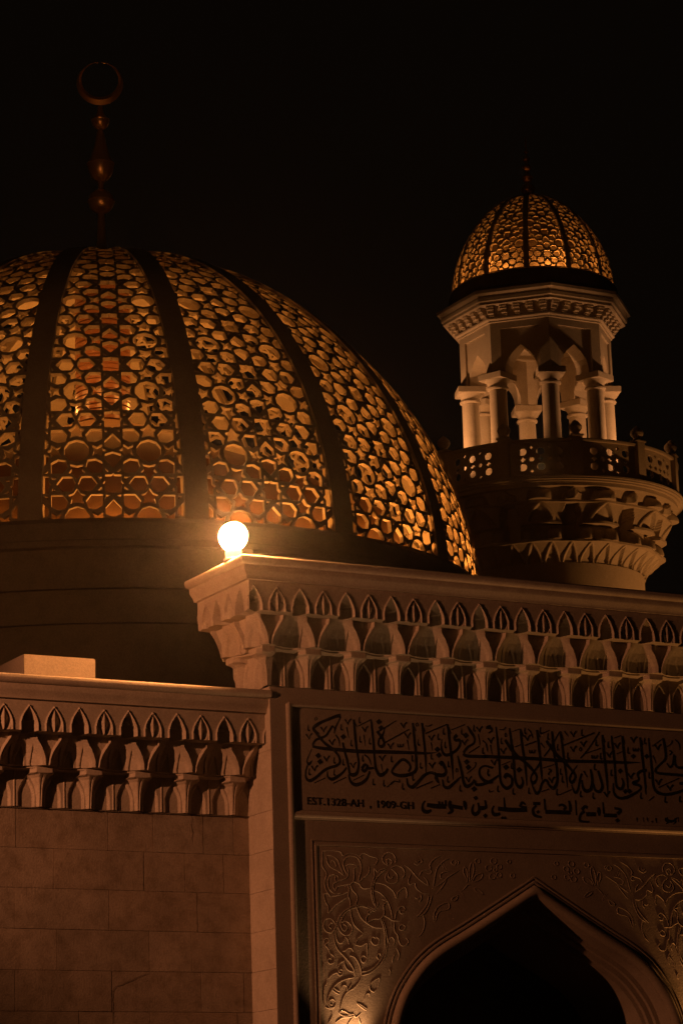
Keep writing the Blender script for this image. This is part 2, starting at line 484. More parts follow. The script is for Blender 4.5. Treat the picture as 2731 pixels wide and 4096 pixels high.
# side wall blocks of the portal: thin joints
mb = MB()
mb.box((XL - .004, YF + .004, 0), (XL - .0005, 25.60, ZP - .002))
zz = 5.553
side = MB()
for k in range(15):
    z0 = max(0, zz - .393)
    side.box((XL - .006, YF + .0005, z0 + .002), (XL - .0006, 25.765, zz - .002)); zz = z0
    if zz <= 0: break
side.box((XL - .006, YF + .0005, 5.557), (XL - .0006, 25.765, 6.16)); side.box((XL - .006, YF + .0005, 6.164), (XL - .0006, 25.765, 6.808))
add_part(side, 'side_facing', M_CARVE, portal)

# portal cornice -----------------------------------------------------------
legs = [XM + P * j for j in range(-5, 6)]
for i, lx in enumerate(legs):
    o = bpy.data.objects.new('muqarnas_niche', MUQ_MESH); COL.objects.link(o); o.parent = portal
    o.location = (lx - XM, YF - portal.location.y, ZP)
def corner_piece(sgn):
    m = MB()
    # front face: from the corner edge to the first niche axis; side face the same round the corner
    xe = legs[0] - P / 2 if sgn < 0 else legs[-1] + P / 2
    ns = 60
    XC = XL if sgn < 0 else XR
    rows = []
    for z in ZL:
        dc = itp(z, CZ, CD)
        e = XC + sgn * dc
        row = []
        for i in range(ns + 1):                                        # side face, far to near
            t = i / ns
            yy = (YF + .305) * (1 - t) + (YF - dc) * t
            d = muq_s(yy - (YF + .042), z)
            d = dc if i == ns else min(d, max(dc, d * (1 if t < .97 else 1)))
            row.append((XC + sgn * d, yy, z + ZP))
        for i in range(1, ns + 1):
            t = i / ns
            x = e * (1 - t) + xe * t
            d = muq_s(x - legs[0], z)
            row.append((x, YF - d, z + ZP))
        rows.append(row)
    n = len(rows[0])
    v = [p for r in rows for p in r]
    f = [(j * n + i, j * n + i + 1, (j + 1) * n + i + 1, (j + 1) * n + i) for j in range(len(rows) - 1) for i in range(n - 1)]
    if sgn > 0: f = [q[::-1] for q in f]
    # soffit
    k = len(v)
    v += [(XC, YF + .305, ZP), (XC, YF, ZP), (xe, YF, ZP)]
    f.append(tuple([k, k + 1] + list(range(ns, -1, -1)))); f.append(tuple([k + 1, k + 2] + list(range(n - 1, ns - 1, -1))))
    m.add(v, f)
    return add_part(m, 'muqarnas_corner', M_CARVE, portal)
corner_piece(-1); corner_piece(1)
# side returns behind the corners (end in a plain cut face)
def side_return(sgn):
    xs = lin(.305, .766, 64)
    XC = XL if sgn < 0 else XR
    m = MB(); n = len(xs); v = []; f = []
    for z in ZL:
        for y in xs: v.append((XC + sgn * muq_s(y - .567, z), YF + y, ZP + z))
    for j in range(len(ZL) - 1):
        for i in range(n - 1):
            q = (j * n + i, j * n + i + 1, (j + 1) * n + i + 1, (j + 1) * n + i)
            f.append(q if sgn > 0 else q[::-1])
    k = len(v)
    v += [(XC, YF + .766, ZP + z) for z in ZL]
    for j in range(len(ZL) - 1): f.append((j * n + n - 1, k + j, k + j + 1, (j + 1) * n + n - 1))
    m.add(v, f)
    return add_part(m, 'muqarnas_return', M_CARVE, portal)
side_return(-1); side_return(1)
# coping slab swept round three sides
rows = []
for d, z in SLAB + [(.0, 1.212)]:
    rows.append([(XL - d, 25.766, ZP + z), (XL - d, YF - d, ZP + z), (XR + d, YF - d, ZP + z), (XR + d, 25.766, ZP + z)])
v = [p for r in rows for p in r]
f = [(j * 4 + i, j * 4 + i + 1, (j + 1) * 4 + i + 1, (j + 1) * 4 + i) for j in range(len(rows) - 1) for i in range(3)]
k = len(v)
v += [(XL, 25.766, ZP + .983), (XR, 25.766, ZP + .983), (XL, 25.766, ZP + 1.212), (XR, 25.766, ZP + 1.212), (XL, YF, ZP + 1.212), (XR, YF, ZP + 1.212)]
f.append(tuple([k] + [j * 4 for j in range(len(rows))][:-1] + [k + 2]))
f.append(tuple([k + 1] + [j * 4 + 3 for j in range(len(rows))][:-1] + [k + 3]))
f.append((k + 2, k + 4, k + 5, k + 3)); f.append((k, k + 2, k + 3, k + 1))
mb = MB(); mb.add(v, f); add_part(mb, 'coping_slab', M_CARVE, portal, 35)

# lettering ----------------------------------------------------------------
CALLIGRAPHY=[[(13268,6217,26),(13381,6204,35),(13587,6198,38),(13809,6193,41),(14176,6204,38),(14463,6210,32),(14585,6212,26),(14723,6226,6)],[(15047,6235,29),(15077,6210,35),(15209,6209,35),(15326,6213,35),(15318,6214,35),(15632,6217,38),(15949,6219,38),(16269,6214,38),(16511,6219,36),(16538,6221,35),(16864,6230,35),(17070,6233,29),(17269,6245,6)],[(13603,6552,41),(13554,6542,35),(13434,6496,29),(13330,6444,35),(13288,6403,35),(13320,6359,35),(13355,6315,29),(13412,6258,29),(13470,6222,32),(13527,6179,29),(13570,6129,26),(13579,6070,26),(13537,6032,29),(13448,6005,29),(13373,5962,29),(13305,5907,29),(13231,5865,35),(13188,5889,23),(13183,5947,17),(13203,6013,15),(13226,6053,7)],[(13602,6538,13),(13574,6484,13),(13543,6430,15),(13522,6363,9)],[(13506,6441,23),(13475,6400,23),(13429,6338,23),(13370,6309,26),(13310,6286,23),(13276,6238,23),(13286,6218,23)],[(13506,6441,21),(13531,6416,17),(13522,6369,9)],[(13299,6384,23),(13353,6354,7)],[(13260,6192,7),(13225,6125,8),(13201,6065,12),(13225,6034,29),(13260,6074,6)],[(13619,6276,23),(13632,6217,26),(13658,6113,29),(13677,6029,26),(13689,5964,29),(13726,5946,41),(13771,5968,35),(13796,6054,23),(13789,6146,23),(13774,6250,29),(13764,6382,29),(13757,6520,26)],[(13757,6514,12),(13792,6443,8)],[(13654,6021,17),(13616,5974,23),(13563,5932,29),(13488,5893,35),(13437,5913,23),(13432,5972,9)],[(13959,6532,17),(13967,6426,26),(13979,6261,26),(13985,6129,26),(13996,6024,29),(14039,5960,41),(14100,5983,35),(14139,6031,26)],[(13832,6016,29),(13867,6057,32),(13900,6039,29),(13861,5991,35),(13832,6016,29)],[(13867,6163,17),(13918,6126,17),(13942,6061,8)],[(13907,6020,29),(13974,6030,23)],[(13924,5994,23),(13888,5920,29),(13819,5865,35),(13744,5848,38),(13694,5885,29),(13674,5950,14)],[(14023,6415,29),(14076,6352,35),(14104,6294,26),(14073,6256,35),(14036,6277,23),(14046,6330,20),(14085,6372,21),(14118,6447,9)],[(13807,6454,12),(13956,6531,12)],[(13278,5844,9),(13408,5902,10)],[(13494,5850,10),(13647,5919,10)],[(13724,5890,10),(13856,5952,10)],[(14116,5838,10),(14217,5909,17)],[(13540,6350,15),(13575,6300,13),(13581,6237,5)],[(13669,6436,15),(13691,6325,5)],[(13867,6368,13),(13882,6249,3)],[(14058,6073,10),(14074,5995,3)],[(13302,6495,6),(13318,6523,6),(13335,6504,6),(13317,6490,6),(13302,6495,6)],[(14450,6523,23),(14462,6366,29),(14474,6207,29),(14474,6100,29),(14467,6034,32),(14416,5991,35),(14317,5967,38),(14234,5970,35),(14183,6001,23),(14230,6069,26),(14308,6132,29),(14368,6115,32),(14404,6064,23),(14379,6010,20)],[(14453,6513,12),(14484,6441,8)],[(14561,6529,26),(14571,6405,26),(14585,6212,26),(14588,6106,20),(14584,6012,7)],[(14564,6519,12),(14595,6440,8)],[(14706,6001,35),(14637,6012,29),(14560,5978,32),(14496,5915,35),(14418,5852,38),(14366,5877,26),(14357,5942,13)],[(14756,6100,41),(14780,6122,46),(14809,6083,35),(14826,6030,29),(14789,5992,41),(14713,5988,41),(14711,5945,41),(14736,5909,15)],[(14868,6532,23),(14878,6421,29),(14894,6254,29),(14903,6121,26),(14907,5954,6)],[(14871,6522,12),(14906,6436,8)],[(14979,6427,35),(14946,6391,35),(14960,6365,29),(15007,6374,29),(15009,6327,23),(14971,6272,26),(14908,6228,29),(14837,6205,35),(14793,6236,26),(14780,6302,13),(14791,6370,5)],[(15107,6525,15),(15151,6463,35),(15187,6404,23),(15177,6349,20),(15097,6298,26),(15047,6238,29)],[(15245,6319,9),(15109,6238,10)],[(14976,6205,13),(14995,6125,29),(15018,6026,29),(15033,5933,32),(15069,5887,38),(15132,5917,29),(15166,5965,15)],[(15004,5985,17),(14924,5921,26),(14845,5864,35),(14792,5882,26),(14780,5948,13)],[(15398,6097,23),(15305,6113,23),(15241,6083,20),(15231,6022,26),(15267,5970,35),(15320,5945,41),(15391,5952,32)],[(15173,5952,23),(15186,5913,32),(15249,5915,32),(15328,5939,29)],[(14049,6416,13),(14253,6535,9)],[(14089,6287,13),(14405,6453,13)],[(14598,6420,12),(14856,6528,13)],[(14911,6474,10),(15081,6540,10)],[(14463,5841,13),(14660,5923,12)],[(14638,5849,10),(14747,5893,10)],[(15076,6022,9),(15172,6093,10),(15194,6141,9),(15174,6140,7)],[(15287,6382,15),(15332,6344,13),(15344,6270,5)],[(14378,6342,13),(14392,6236,3)],[(14659,6330,13),(14674,6243,3)],[(15236,6447,13),(15254,6333,3)],[(14163,5881,10),(14209,5903,13),(14269,5899,14),(14262,5925,12)],[(14483,6508,8),(14503,6526,8),(14517,6503,8),(14494,6492,8),(14483,6508,8)],[(14942,6049,9),(14958,6073,9),(14972,6044,9),(14953,6033,9),(14942,6049,9)],[(14598,6501,7),(14643,6500,12),(14683,6519,12)],[(15342,6527,23),(15395,6537,35)],[(15456,6538,13),(15470,6365,23),(15478,6203,26),(15480,6028,23),(15492,5940,29),(15552,5889,38),(15616,5926,29),(15624,6000,29),(15567,6032,46),(15534,5996,35)],[(15625,6533,17),(15640,6374,29),(15655,6212,26),(15662,6036,26),(15673,5948,29),(15718,5907,38),(15760,5952,26),(15744,6019,13)],[(15759,6533,23),(15773,6347,29),(15790,6218,29),(15802,6076,23),(15806,5927,6)],[(15763,6523,12),(15795,6450,7)],[(15966,6531,26),(15980,6357,29),(15989,6228,26),(15995,6051,20),(16000,5990,5)],[(15970,6521,12),(16002,6454,7)],[(15563,6401,29),(15622,6325,41),(15689,6247,41),(15788,6184,35),(15864,6120,35),(15924,6055,26),(15929,6000,20),(15887,5958,35),(15861,5991,20),(15876,6046,17),(15935,6116,20),(15983,6183,13)],[(16154,6527,23),(16159,6400,32),(16174,6237,29),(16191,6128,26),(16187,5992,29),(16139,5915,38),(16085,5946,26),(16048,5999,26),(15998,5963,23),(15962,5880,26),(15920,5851,32),(15884,5910,17),(15870,5950,9)],[(16076,6420,29),(16140,6345,41),(16207,6266,41),(16292,6201,38),(16353,6143,29),(16414,6077,26),(16410,6022,23),(16368,5986,35),(16346,6026,20),(16374,6082,17),(16452,6175,9)],[(16038,6251,13),(16115,6336,15),(16246,6522,10)],[(16259,6533,20),(16272,6406,26),(16286,6242,26),(16302,6099,23),(16312,5929,5)],[(16262,6522,12),(16294,6442,7)],[(16503,6088,23),(16475,6018,23),(16444,5914,23),(16410,5878,29),(16380,5925,15),(16367,5965,7)],[(16499,6019,15),(16510,5937,29),(16547,5905,35),(16582,5913,29)],[(15304,5932,29),(15384,5969,26),(15468,6024,15)],[(15313,6114,20),(15390,6094,21)],[(15505,6133,8),(15622,6180,8)],[(15654,6494,8),(15751,6530,8)],[(15677,6332,8),(15766,6367,8)],[(15805,6355,12),(15951,6407,12)],[(16012,6489,9),(16127,6536,9)],[(16286,6379,14),(16693,6538,13)],[(16015,6123,8),(16158,6168,8)],[(15985,5871,8),(16083,5905,8)],[(16207,5846,9),(16363,5911,9)],[(15855,6535,15),(15892,6496,13),(15909,6442,5)],[(16006,6393,15),(16051,6340,5)],[(16312,6535,13),(16357,6479,5)],[(16497,6252,12),(16600,6354,12),(16759,6549,13)],[(15379,6340,12),(15393,6240,3)],[(15324,6344,12),(15340,6264,3)],[(15562,6458,8),(15574,6476,8),(15589,6449,8),(15568,6438,8),(15562,6458,8)],[(16486,6348,9),(16504,6370,9),(16519,6346,9),(16498,6331,9),(16486,6348,9)],[(15497,6509,8),(15553,6512,12),(15578,6541,10)],[(15333,6518,23),(15396,6517,29),(15402,6491,17),(15362,6465,9)],[(15339,5867,6),(15346,5840,12),(15393,5856,5)],[(16087,6116,17),(16118,6104,17),(16079,6062,12),(16107,6053,5)],[(16793,6520,23),(16798,6344,29),(16812,6172,26),(16819,6034,23),(16821,5876,5)],[(16796,6510,12),(16820,6442,7)],[(16907,6519,17),(16921,6350,26),(16931,6178,23),(16930,6039,23),(16946,5964,32),(17002,5946,35),(17031,6009,23),(17009,6064,9)],[(17048,6520,23),(17057,6357,29),(17071,6184,26),(17082,6046,20),(17083,5936,7)],[(17051,6509,12),(17080,6441,7)],[(17279,6518,23),(17292,6334,29),(17305,6153,23),(17312,6022,23),(17312,5897,6)],[(17283,6508,12),(17311,6439,7)],[(17388,6516,10),(17400,6339,23),(17411,6130,26),(17418,5992,26),(17472,5925,35),(17587,5909,32),(17715,5935,29),(17844,5975,23)],[(17581,6526,23),(17598,6419,29),(17599,6307,26),(17527,6240,20),(17456,6174,23),(17478,6140,29),(17603,6132,32),(17855,6128,32)],[(17338,6162,32),(17254,6144,29),(17219,6108,23),(17231,6053,20),(17155,6015,35),(17236,5991,29),(17250,5957,20),(17172,5905,26),(17045,5851,32),(16954,5848,29),(16900,5900,23),(16899,6004,9)],[(16618,6139,20),(16631,6026,29),(16609,5929,32),(16550,5899,35),(16519,5918,29)],[(16711,6129,23),(16738,6045,26),(16757,5963,29),(16721,5906,35),(16665,5918,29),(16637,5985,21)],[(17711,6354,17),(17687,6248,17),(17651,6211,23),(17612,6251,9)],[(17727,6341,17),(17720,6242,23),(17777,6210,29),(17862,6228,23)],[(17849,6045,35),(17764,6035,29)],[(16559,6305,8),(16767,6374,8)],[(16943,6493,8),(17031,6526,8)],[(16960,6321,8),(17053,6357,8)],[(17431,6428,8),(17563,6511,8)],[(17484,5981,9),(17760,6094,9)],[(17349,5833,8),(17419,5881,8)],[(17740,6517,13),(17788,6477,13),(17795,6407,5)],[(16531,6118,14),(16568,6051,7)],[(17433,6327,13),(17469,6245,3)],[(17655,6393,14),(17687,6374,14),(17652,6344,12)],[(17624,6434,7),(17686,6472,8),(17697,6508,8)],[(13369,6422,15),(13396,6384,7),(13404,6368,5)],[(13440,6432,14),(13413,6404,8),(13404,6368,5)],[(13198,6340,15),(13225,6303,7),(13233,6287,5)],[(13268,6351,14),(13242,6323,8),(13233,6287,5)],[(13461,6295,15),(13488,6257,7),(13496,6242,5)],[(13531,6305,14),(13505,6278,8),(13496,6242,5)],[(13393,6121,15),(13419,6083,7),(13428,6068,5)],[(13463,6131,14),(13436,6104,8),(13428,6068,5)],[(13697,6070,15),(13724,6032,7),(13732,6017,5)],[(13768,6080,14),(13741,6053,8),(13732,6017,5)],[(13250,6017,15),(13277,5979,7),(13285,5964,5)],[(13320,6026,14),(13294,5999,8),(13285,5964,5)],[(13653,6516,15),(13680,6478,7),(13688,6462,5)],[(13724,6527,14),(13697,6499,8),(13688,6462,5)],[(13848,6451,15),(13875,6412,7),(13883,6397,5)],[(13919,6461,14),(13892,6433,8),(13883,6397,5)],[(14039,6159,15),(14066,6121,7),(14074,6105,5)],[(14111,6169,14),(14083,6142,8),(14074,6105,5)],[(14142,6290,15),(14169,6252,7),(14177,6236,5)],[(14214,6301,14),(14186,6273,8),(14177,6236,5)],[(13227,6440,4),(13221,6396,9),(13231,6379,17),(13244,6386,6)],[(13607,6467,4),(13601,6423,9),(13611,6406,17),(13624,6413,6)],[(13822,6552,4),(13816,6507,9),(13826,6490,17),(13839,6497,6)],[(13716,6308,4),(13710,6264,9),(13720,6246,17),(13734,6254,6)],[(13822,6353,4),(13816,6309,9),(13826,6291,17),(13839,6299,6)],[(13934,6339,4),(13927,6295,9),(13937,6277,17),(13951,6285,6)],[(13514,6121,4),(13508,6076,9),(13518,6059,17),(13531,6066,6)],[(13617,6106,4),(13611,6062,9),(13620,6044,17),(13634,6052,6)],[(13224,5989,4),(13218,5946,9),(13228,5928,17),(13241,5936,6)],[(13510,5996,4),(13504,5952,9),(13514,5935,17),(13527,5942,6)],[(13959,5918,4),(13953,5874,9),(13962,5857,17),(13976,5864,6)],[(14082,5911,4),(14076,5866,9),(14085,5849,17),(14099,5856,6)],[(14182,6166,4),(14176,6122,9),(14185,6104,17),(14199,6111,6)],[(13845,6156,4),(13839,6112,9),(13848,6095,17),(13862,6102,6)],[(14305,6516,15),(14332,6478,7),(14341,6462,5)],[(14378,6527,14),(14350,6499,8),(14341,6462,5)],[(14350,6409,15),(14377,6370,7),(14386,6354,5)],[(14423,6419,14),(14395,6391,8),(14386,6354,5)],[(14631,6400,15),(14659,6361,7),(14667,6345,5)],[(14705,6410,14),(14677,6382,8),(14667,6345,5)],[(15216,6522,15),(15244,6483,7),(15253,6467,5)],[(15291,6532,14),(15262,6504,8),(15253,6467,5)],[(14626,6112,15),(14654,6074,7),(14662,6058,5)],[(14699,6122,14),(14671,6094,8),(14662,6058,5)],[(15058,5985,15),(15086,5946,7),(15094,5931,5)],[(15132,5995,14),(15104,5967,8),(15094,5931,5)],[(15030,6373,15),(15058,6334,7),(15067,6319,5)],[(15105,6384,14),(15076,6356,8),(15067,6319,5)],[(14507,6357,4),(14501,6312,9),(14511,6294,17),(14525,6301,6)],[(14748,6429,4),(14741,6384,9),(14751,6366,17),(14765,6374,6)],[(14828,6346,4),(14822,6301,9),(14832,6283,17),(14846,6291,6)],[(14428,6186,4),(14422,6141,9),(14431,6124,17),(14445,6131,6)],[(14524,6117,4),(14517,6073,9),(14527,6055,17),(14541,6062,6)],[(14427,5987,4),(14421,5942,9),(14431,5925,17),(14445,5932,6)],[(14302,5888,4),(14296,5844,9),(14306,5826,17),(14320,5834,6)],[(14989,5899,4),(14982,5854,9),(14992,5836,17),(15006,5843,6)],[(14843,5986,4),(14836,5941,9),(14846,5923,17),(14860,5930,6)],[(15186,6540,4),(15179,6495,9),(15189,6477,17),(15204,6484,6)],[(15036,6499,4),(15030,6453,9),(15040,6435,17),(15054,6443,6)],[(14658,6217,4),(14651,6172,9),(14661,6155,17),(14675,6162,6)],[(15284,6309,4),(15277,6263,9),(15287,6245,17),(15301,6253,6)],[(15335,6082,4),(15328,6036,9),(15338,6019,17),(15352,6026,6)],[(14816,6487,4),(14809,6441,9),(14819,6424,17),(14833,6431,6)],[(14858,6147,4),(14851,6102,9),(14861,6084,17),(14875,6091,6)],[(14260,6296,6),(14262,6266,10),(14281,6264,10),(14290,6294,6)],[(14290,6294,6),(14293,6268,10),(14315,6268,10),(14326,6299,6)],[(15351,6411,15),(15379,6372,7),(15388,6356,5)],[(15426,6422,14),(15397,6393,8),(15388,6356,5)],[(15499,6307,15),(15527,6268,7),(15535,6252,5)],[(15574,6318,14),(15545,6289,8),(15535,6252,5)],[(15803,6462,15),(15831,6423,7),(15840,6407,5)],[(15879,6473,14),(15850,6444,8),(15840,6407,5)],[(16081,6026,15),(16110,5986,7),(16118,5970,5)],[(16158,6036,14),(16128,6007,8),(16118,5970,5)],[(16384,6534,15),(16413,6494,7),(16421,6478,5)],[(16462,6545,14),(16432,6516,8),(16421,6478,5)],[(16375,6371,15),(16403,6332,7),(16412,6316,5)],[(16452,6382,14),(16422,6353,8),(16412,6316,5)],[(15379,6179,15),(15406,6140,7),(15415,6124,5)],[(15453,6190,14),(15425,6161,8),(15415,6124,5)],[(16508,6433,15),(16536,6393,7),(16545,6377,5)],[(16586,6444,14),(16555,6415,8),(16545,6377,5)],[(15517,6423,4),(15509,6377,9),(15520,6360,17),(15534,6367,6)],[(15338,6076,4),(15331,6031,9),(15341,6013,17),(15356,6021,6)],[(15447,5913,4),(15440,5868,9),(15450,5850,17),(15465,5857,6)],[(15634,5894,4),(15627,5849,9),(15637,5831,17),(15652,5838,6)],[(15828,5909,4),(15821,5864,9),(15831,5846,17),(15846,5853,6)],[(16179,5911,4),(16171,5865,9),(16181,5847,17),(16196,5854,6)],[(16236,6132,4),(16228,6085,9),(16238,6068,17),(16253,6075,6)],[(16101,6502,4),(16093,6455,9),(16103,6437,17),(16118,6445,6)],[(16255,6051,4),(16248,6004,9),(16258,5986,17),(16273,5994,6)],[(16476,5903,4),(16468,5857,9),(16478,5839,17),(16493,5846,6)],[(15629,6164,4),(15622,6119,9),(15632,6101,17),(15647,6108,6)],[(15816,6548,4),(15808,6502,9),(15819,6484,17),(15833,6492,6)],[(16008,6562,4),(16000,6515,9),(16011,6498,17),(16025,6505,6)],[(16215,6391,4),(16207,6344,9),(16217,6326,17),(16232,6334,6)],[(16339,6308,4),(16331,6261,9),(16341,6243,17),(16356,6251,6)],[(16532,6566,4),(16524,6519,9),(16535,6501,17),(16550,6509,6)],[(15856,6313,6),(15858,6283,10),(15878,6280,10),(15888,6311,6)],[(15888,6311,6),(15890,6284,10),(15914,6284,10),(15926,6317,6)],[(16939,6436,15),(16968,6395,7),(16977,6379,5)],[(17018,6447,14),(16987,6417,8),(16977,6379,5)],[(16830,6333,15),(16858,6293,7),(16867,6277,5)],[(16909,6344,14),(16878,6315,8),(16867,6277,5)],[(17095,6114,15),(17124,6074,7),(17133,6057,5)],[(17174,6124,14),(17143,6095,8),(17133,6057,5)],[(16770,5903,15),(16798,5863,7),(16807,5847,5)],[(16848,5913,14),(16818,5884,8),(16807,5847,5)],[(17448,6064,15),(17477,6023,7),(17486,6007,5)],[(17528,6074,14),(17497,6045,8),(17486,6007,5)],[(17466,6445,15),(17495,6404,7),(17504,6388,5)],[(17546,6456,14),(17515,6426,8),(17504,6388,5)],[(17155,6513,15),(17183,6472,7),(17192,6456,5)],[(17234,6524,14),(17203,6494,8),(17192,6456,5)],[(17594,6008,15),(17623,5967,7),(17632,5951,5)],[(17675,6018,14),(17643,5989,8),(17632,5951,5)],[(16707,6465,4),(16700,6419,9),(16710,6400,17),(16725,6408,6)],[(16862,6452,4),(16854,6406,9),(16865,6387,17),(16880,6395,6)],[(16671,6201,4),(16663,6155,9),(16673,6137,17),(16688,6144,6)],[(16635,5890,4),(16627,5844,9),(16638,5826,17),(16653,5834,6)],[(16880,6149,4),(16872,6102,9),(16882,6084,17),(16897,6092,6)],[(17114,6403,4),(17106,6356,9),(17116,6337,17),(17132,6345,6)],[(17247,5916,4),(17239,5870,9),(17249,5852,17),(17265,5859,6)],[(17561,5888,4),(17553,5841,9),(17563,5823,17),(17579,5830,6)],[(17755,5903,4),(17746,5856,9),(17757,5838,17),(17772,5845,6)],[(16756,6323,4),(16748,6276,9),(16758,6258,17),(16773,6265,6)],[(17370,6144,4),(17362,6097,9),(17373,6079,17),(17388,6086,6)],[(17338,6519,4),(17329,6471,9),(17340,6453,17),(17355,6461,6)],[(16640,6295,6),(16642,6264,10),(16662,6261,10),(16672,6293,6)],[(16672,6293,6),(16675,6265,10),(16699,6265,10),(16711,6298,6)],[(17176,6401,6),(17178,6370,10),(17199,6367,10),(17209,6399,6)],[(17209,6399,6),(17211,6371,10),(17236,6371,10),(17248,6405,6)]]
CALLIGRAPHY_DOTS=[[(13594,6337),(13633,6366),(13663,6334),(13624,6304)],[(14014,6514),(14054,6544),(14084,6512),(14044,6482)],[(14038,6453),(14077,6482),(14108,6450),(14068,6420)],[(13297,6128),(13335,6157),(13365,6125),(13326,6096)],[(13317,6067),(13355,6096),(13385,6064),(13346,6035)],[(15047,6427),(15088,6457),(15119,6424),(15078,6394)],[(14697,6261),(14737,6291),(14768,6258),(14727,6228)],[(14713,6202),(14754,6232),(14785,6199),(14744,6169)],[(15046,6147),(15087,6177),(15118,6145),(15076,6114)],[(15062,6091),(15103,6121),(15134,6088),(15093,6058)],[(15121,5866),(15162,5896),(15193,5863),(15152,5833)],[(15683,6094),(15725,6124),(15757,6091),(15714,6061)],[(15523,6114),(15565,6144),(15596,6111),(15554,6081)],[(17145,6308),(17183,6335),(17211,6306),(17173,6279)],[(17320,6317),(17358,6344),(17386,6314),(17348,6287)],[(16965,6140),(17003,6167),(17031,6138),(16993,6111)],[(17016,5922),(17055,5948),(17082,5919),(17044,5892)],[(17070,5924),(17108,5951),(17136,5921),(17098,5895)]]
NAME_LINE=[[(14564,5716,14),(14531,5672,23),(14537,5619,41),(14581,5601,41),(14635,5623,23)],[(14584,5674,41),(14683,5665,52),(14809,5667,46)],[(14727,5720,20),(14733,5680,29)],[(14765,5715,20),(14771,5682,29)],[(14807,5733,23),(14809,5670,29)],[(14869,5729,27),(14856,5685,46),(14880,5626,41),(14825,5591,12)],[(14882,5673,41),(15012,5658,41)],[(15031,5736,27),(15041,5693,46),(15046,5643,14)],[(15145,5704,14),(15123,5636,29),(15156,5597,41),(15208,5639,35),(15200,5722,21)],[(15206,5669,41),(15252,5668,44),(15292,5683,32),(15283,5753,21)],[(15393,5698,14),(15368,5653,23),(15389,5607,41),(15463,5617,29)],[(15439,5670,44),(15602,5663,48),(15796,5670,44)],[(15519,5790,15),(15523,5680,26)],[(15707,5700,26),(15741,5746,29),(15781,5725,15)],[(15722,5701,23),(15793,5690,35)],[(15875,5741,35),(15962,5743,32)],[(15917,5722,21),(15871,5680,29),(15884,5620,35),(15974,5600,21)],[(16017,5797,20),(16024,5679,29)],[(16021,5659,44),(16337,5663,45)],[(16192,5730,21),(16241,5742,29),(16280,5716,29),(16250,5688,23)],[(16324,5790,21),(16338,5726,35),(16335,5671,35)],[(16409,5800,15),(16411,5637,17)],[(16482,5698,32),(16524,5734,35),(16556,5722,29)],[(16513,5686,35),(16462,5643,29),(16451,5588,32),(16498,5570,29),(16571,5576,17)],[(16535,5653,44),(16657,5657,44)],[(16694,5734,27),(16699,5686,46),(16697,5642,17)],[(16755,5791,14),(16759,5668,27)],[(16758,5651,41),(16925,5654,41)],[(16898,5732,27),(16979,5718,29),(16935,5672,41)],[(17181,5643,19),(17183,5597,6)],[(17262,5650,5),(17269,5599,8)],[(17313,5648,19),(17322,5601,6)],[(17426,5646,19),(17434,5594,6)],[(17561,5658,21),(17567,5624,35),(17651,5623,27),(17712,5664,9)],[(17570,5658,23),(17583,5610,17),(17557,5589,8)],[(17678,5655,17),(17684,5614,12),(17648,5585,5)],[(17721,5667,6),(17723,5616,8)]]
NAME_DOTS=[[(15143,5773),(15176,5796),(15201,5770),(15168,5746)],[(15250,5590),(15283,5614),(15308,5587),(15275,5564)],[(15466,5575),(15492,5594),(15511,5573),(15485,5555)],[(15497,5575),(15523,5593),(15542,5572),(15516,5554)],[(15907,5656),(15933,5675),(15952,5654),(15926,5636)],[(16896,5604),(16931,5628),(16957,5601),(16922,5577)],[(17364,5606),(17377,5615),(17386,5605),(17373,5596)]]
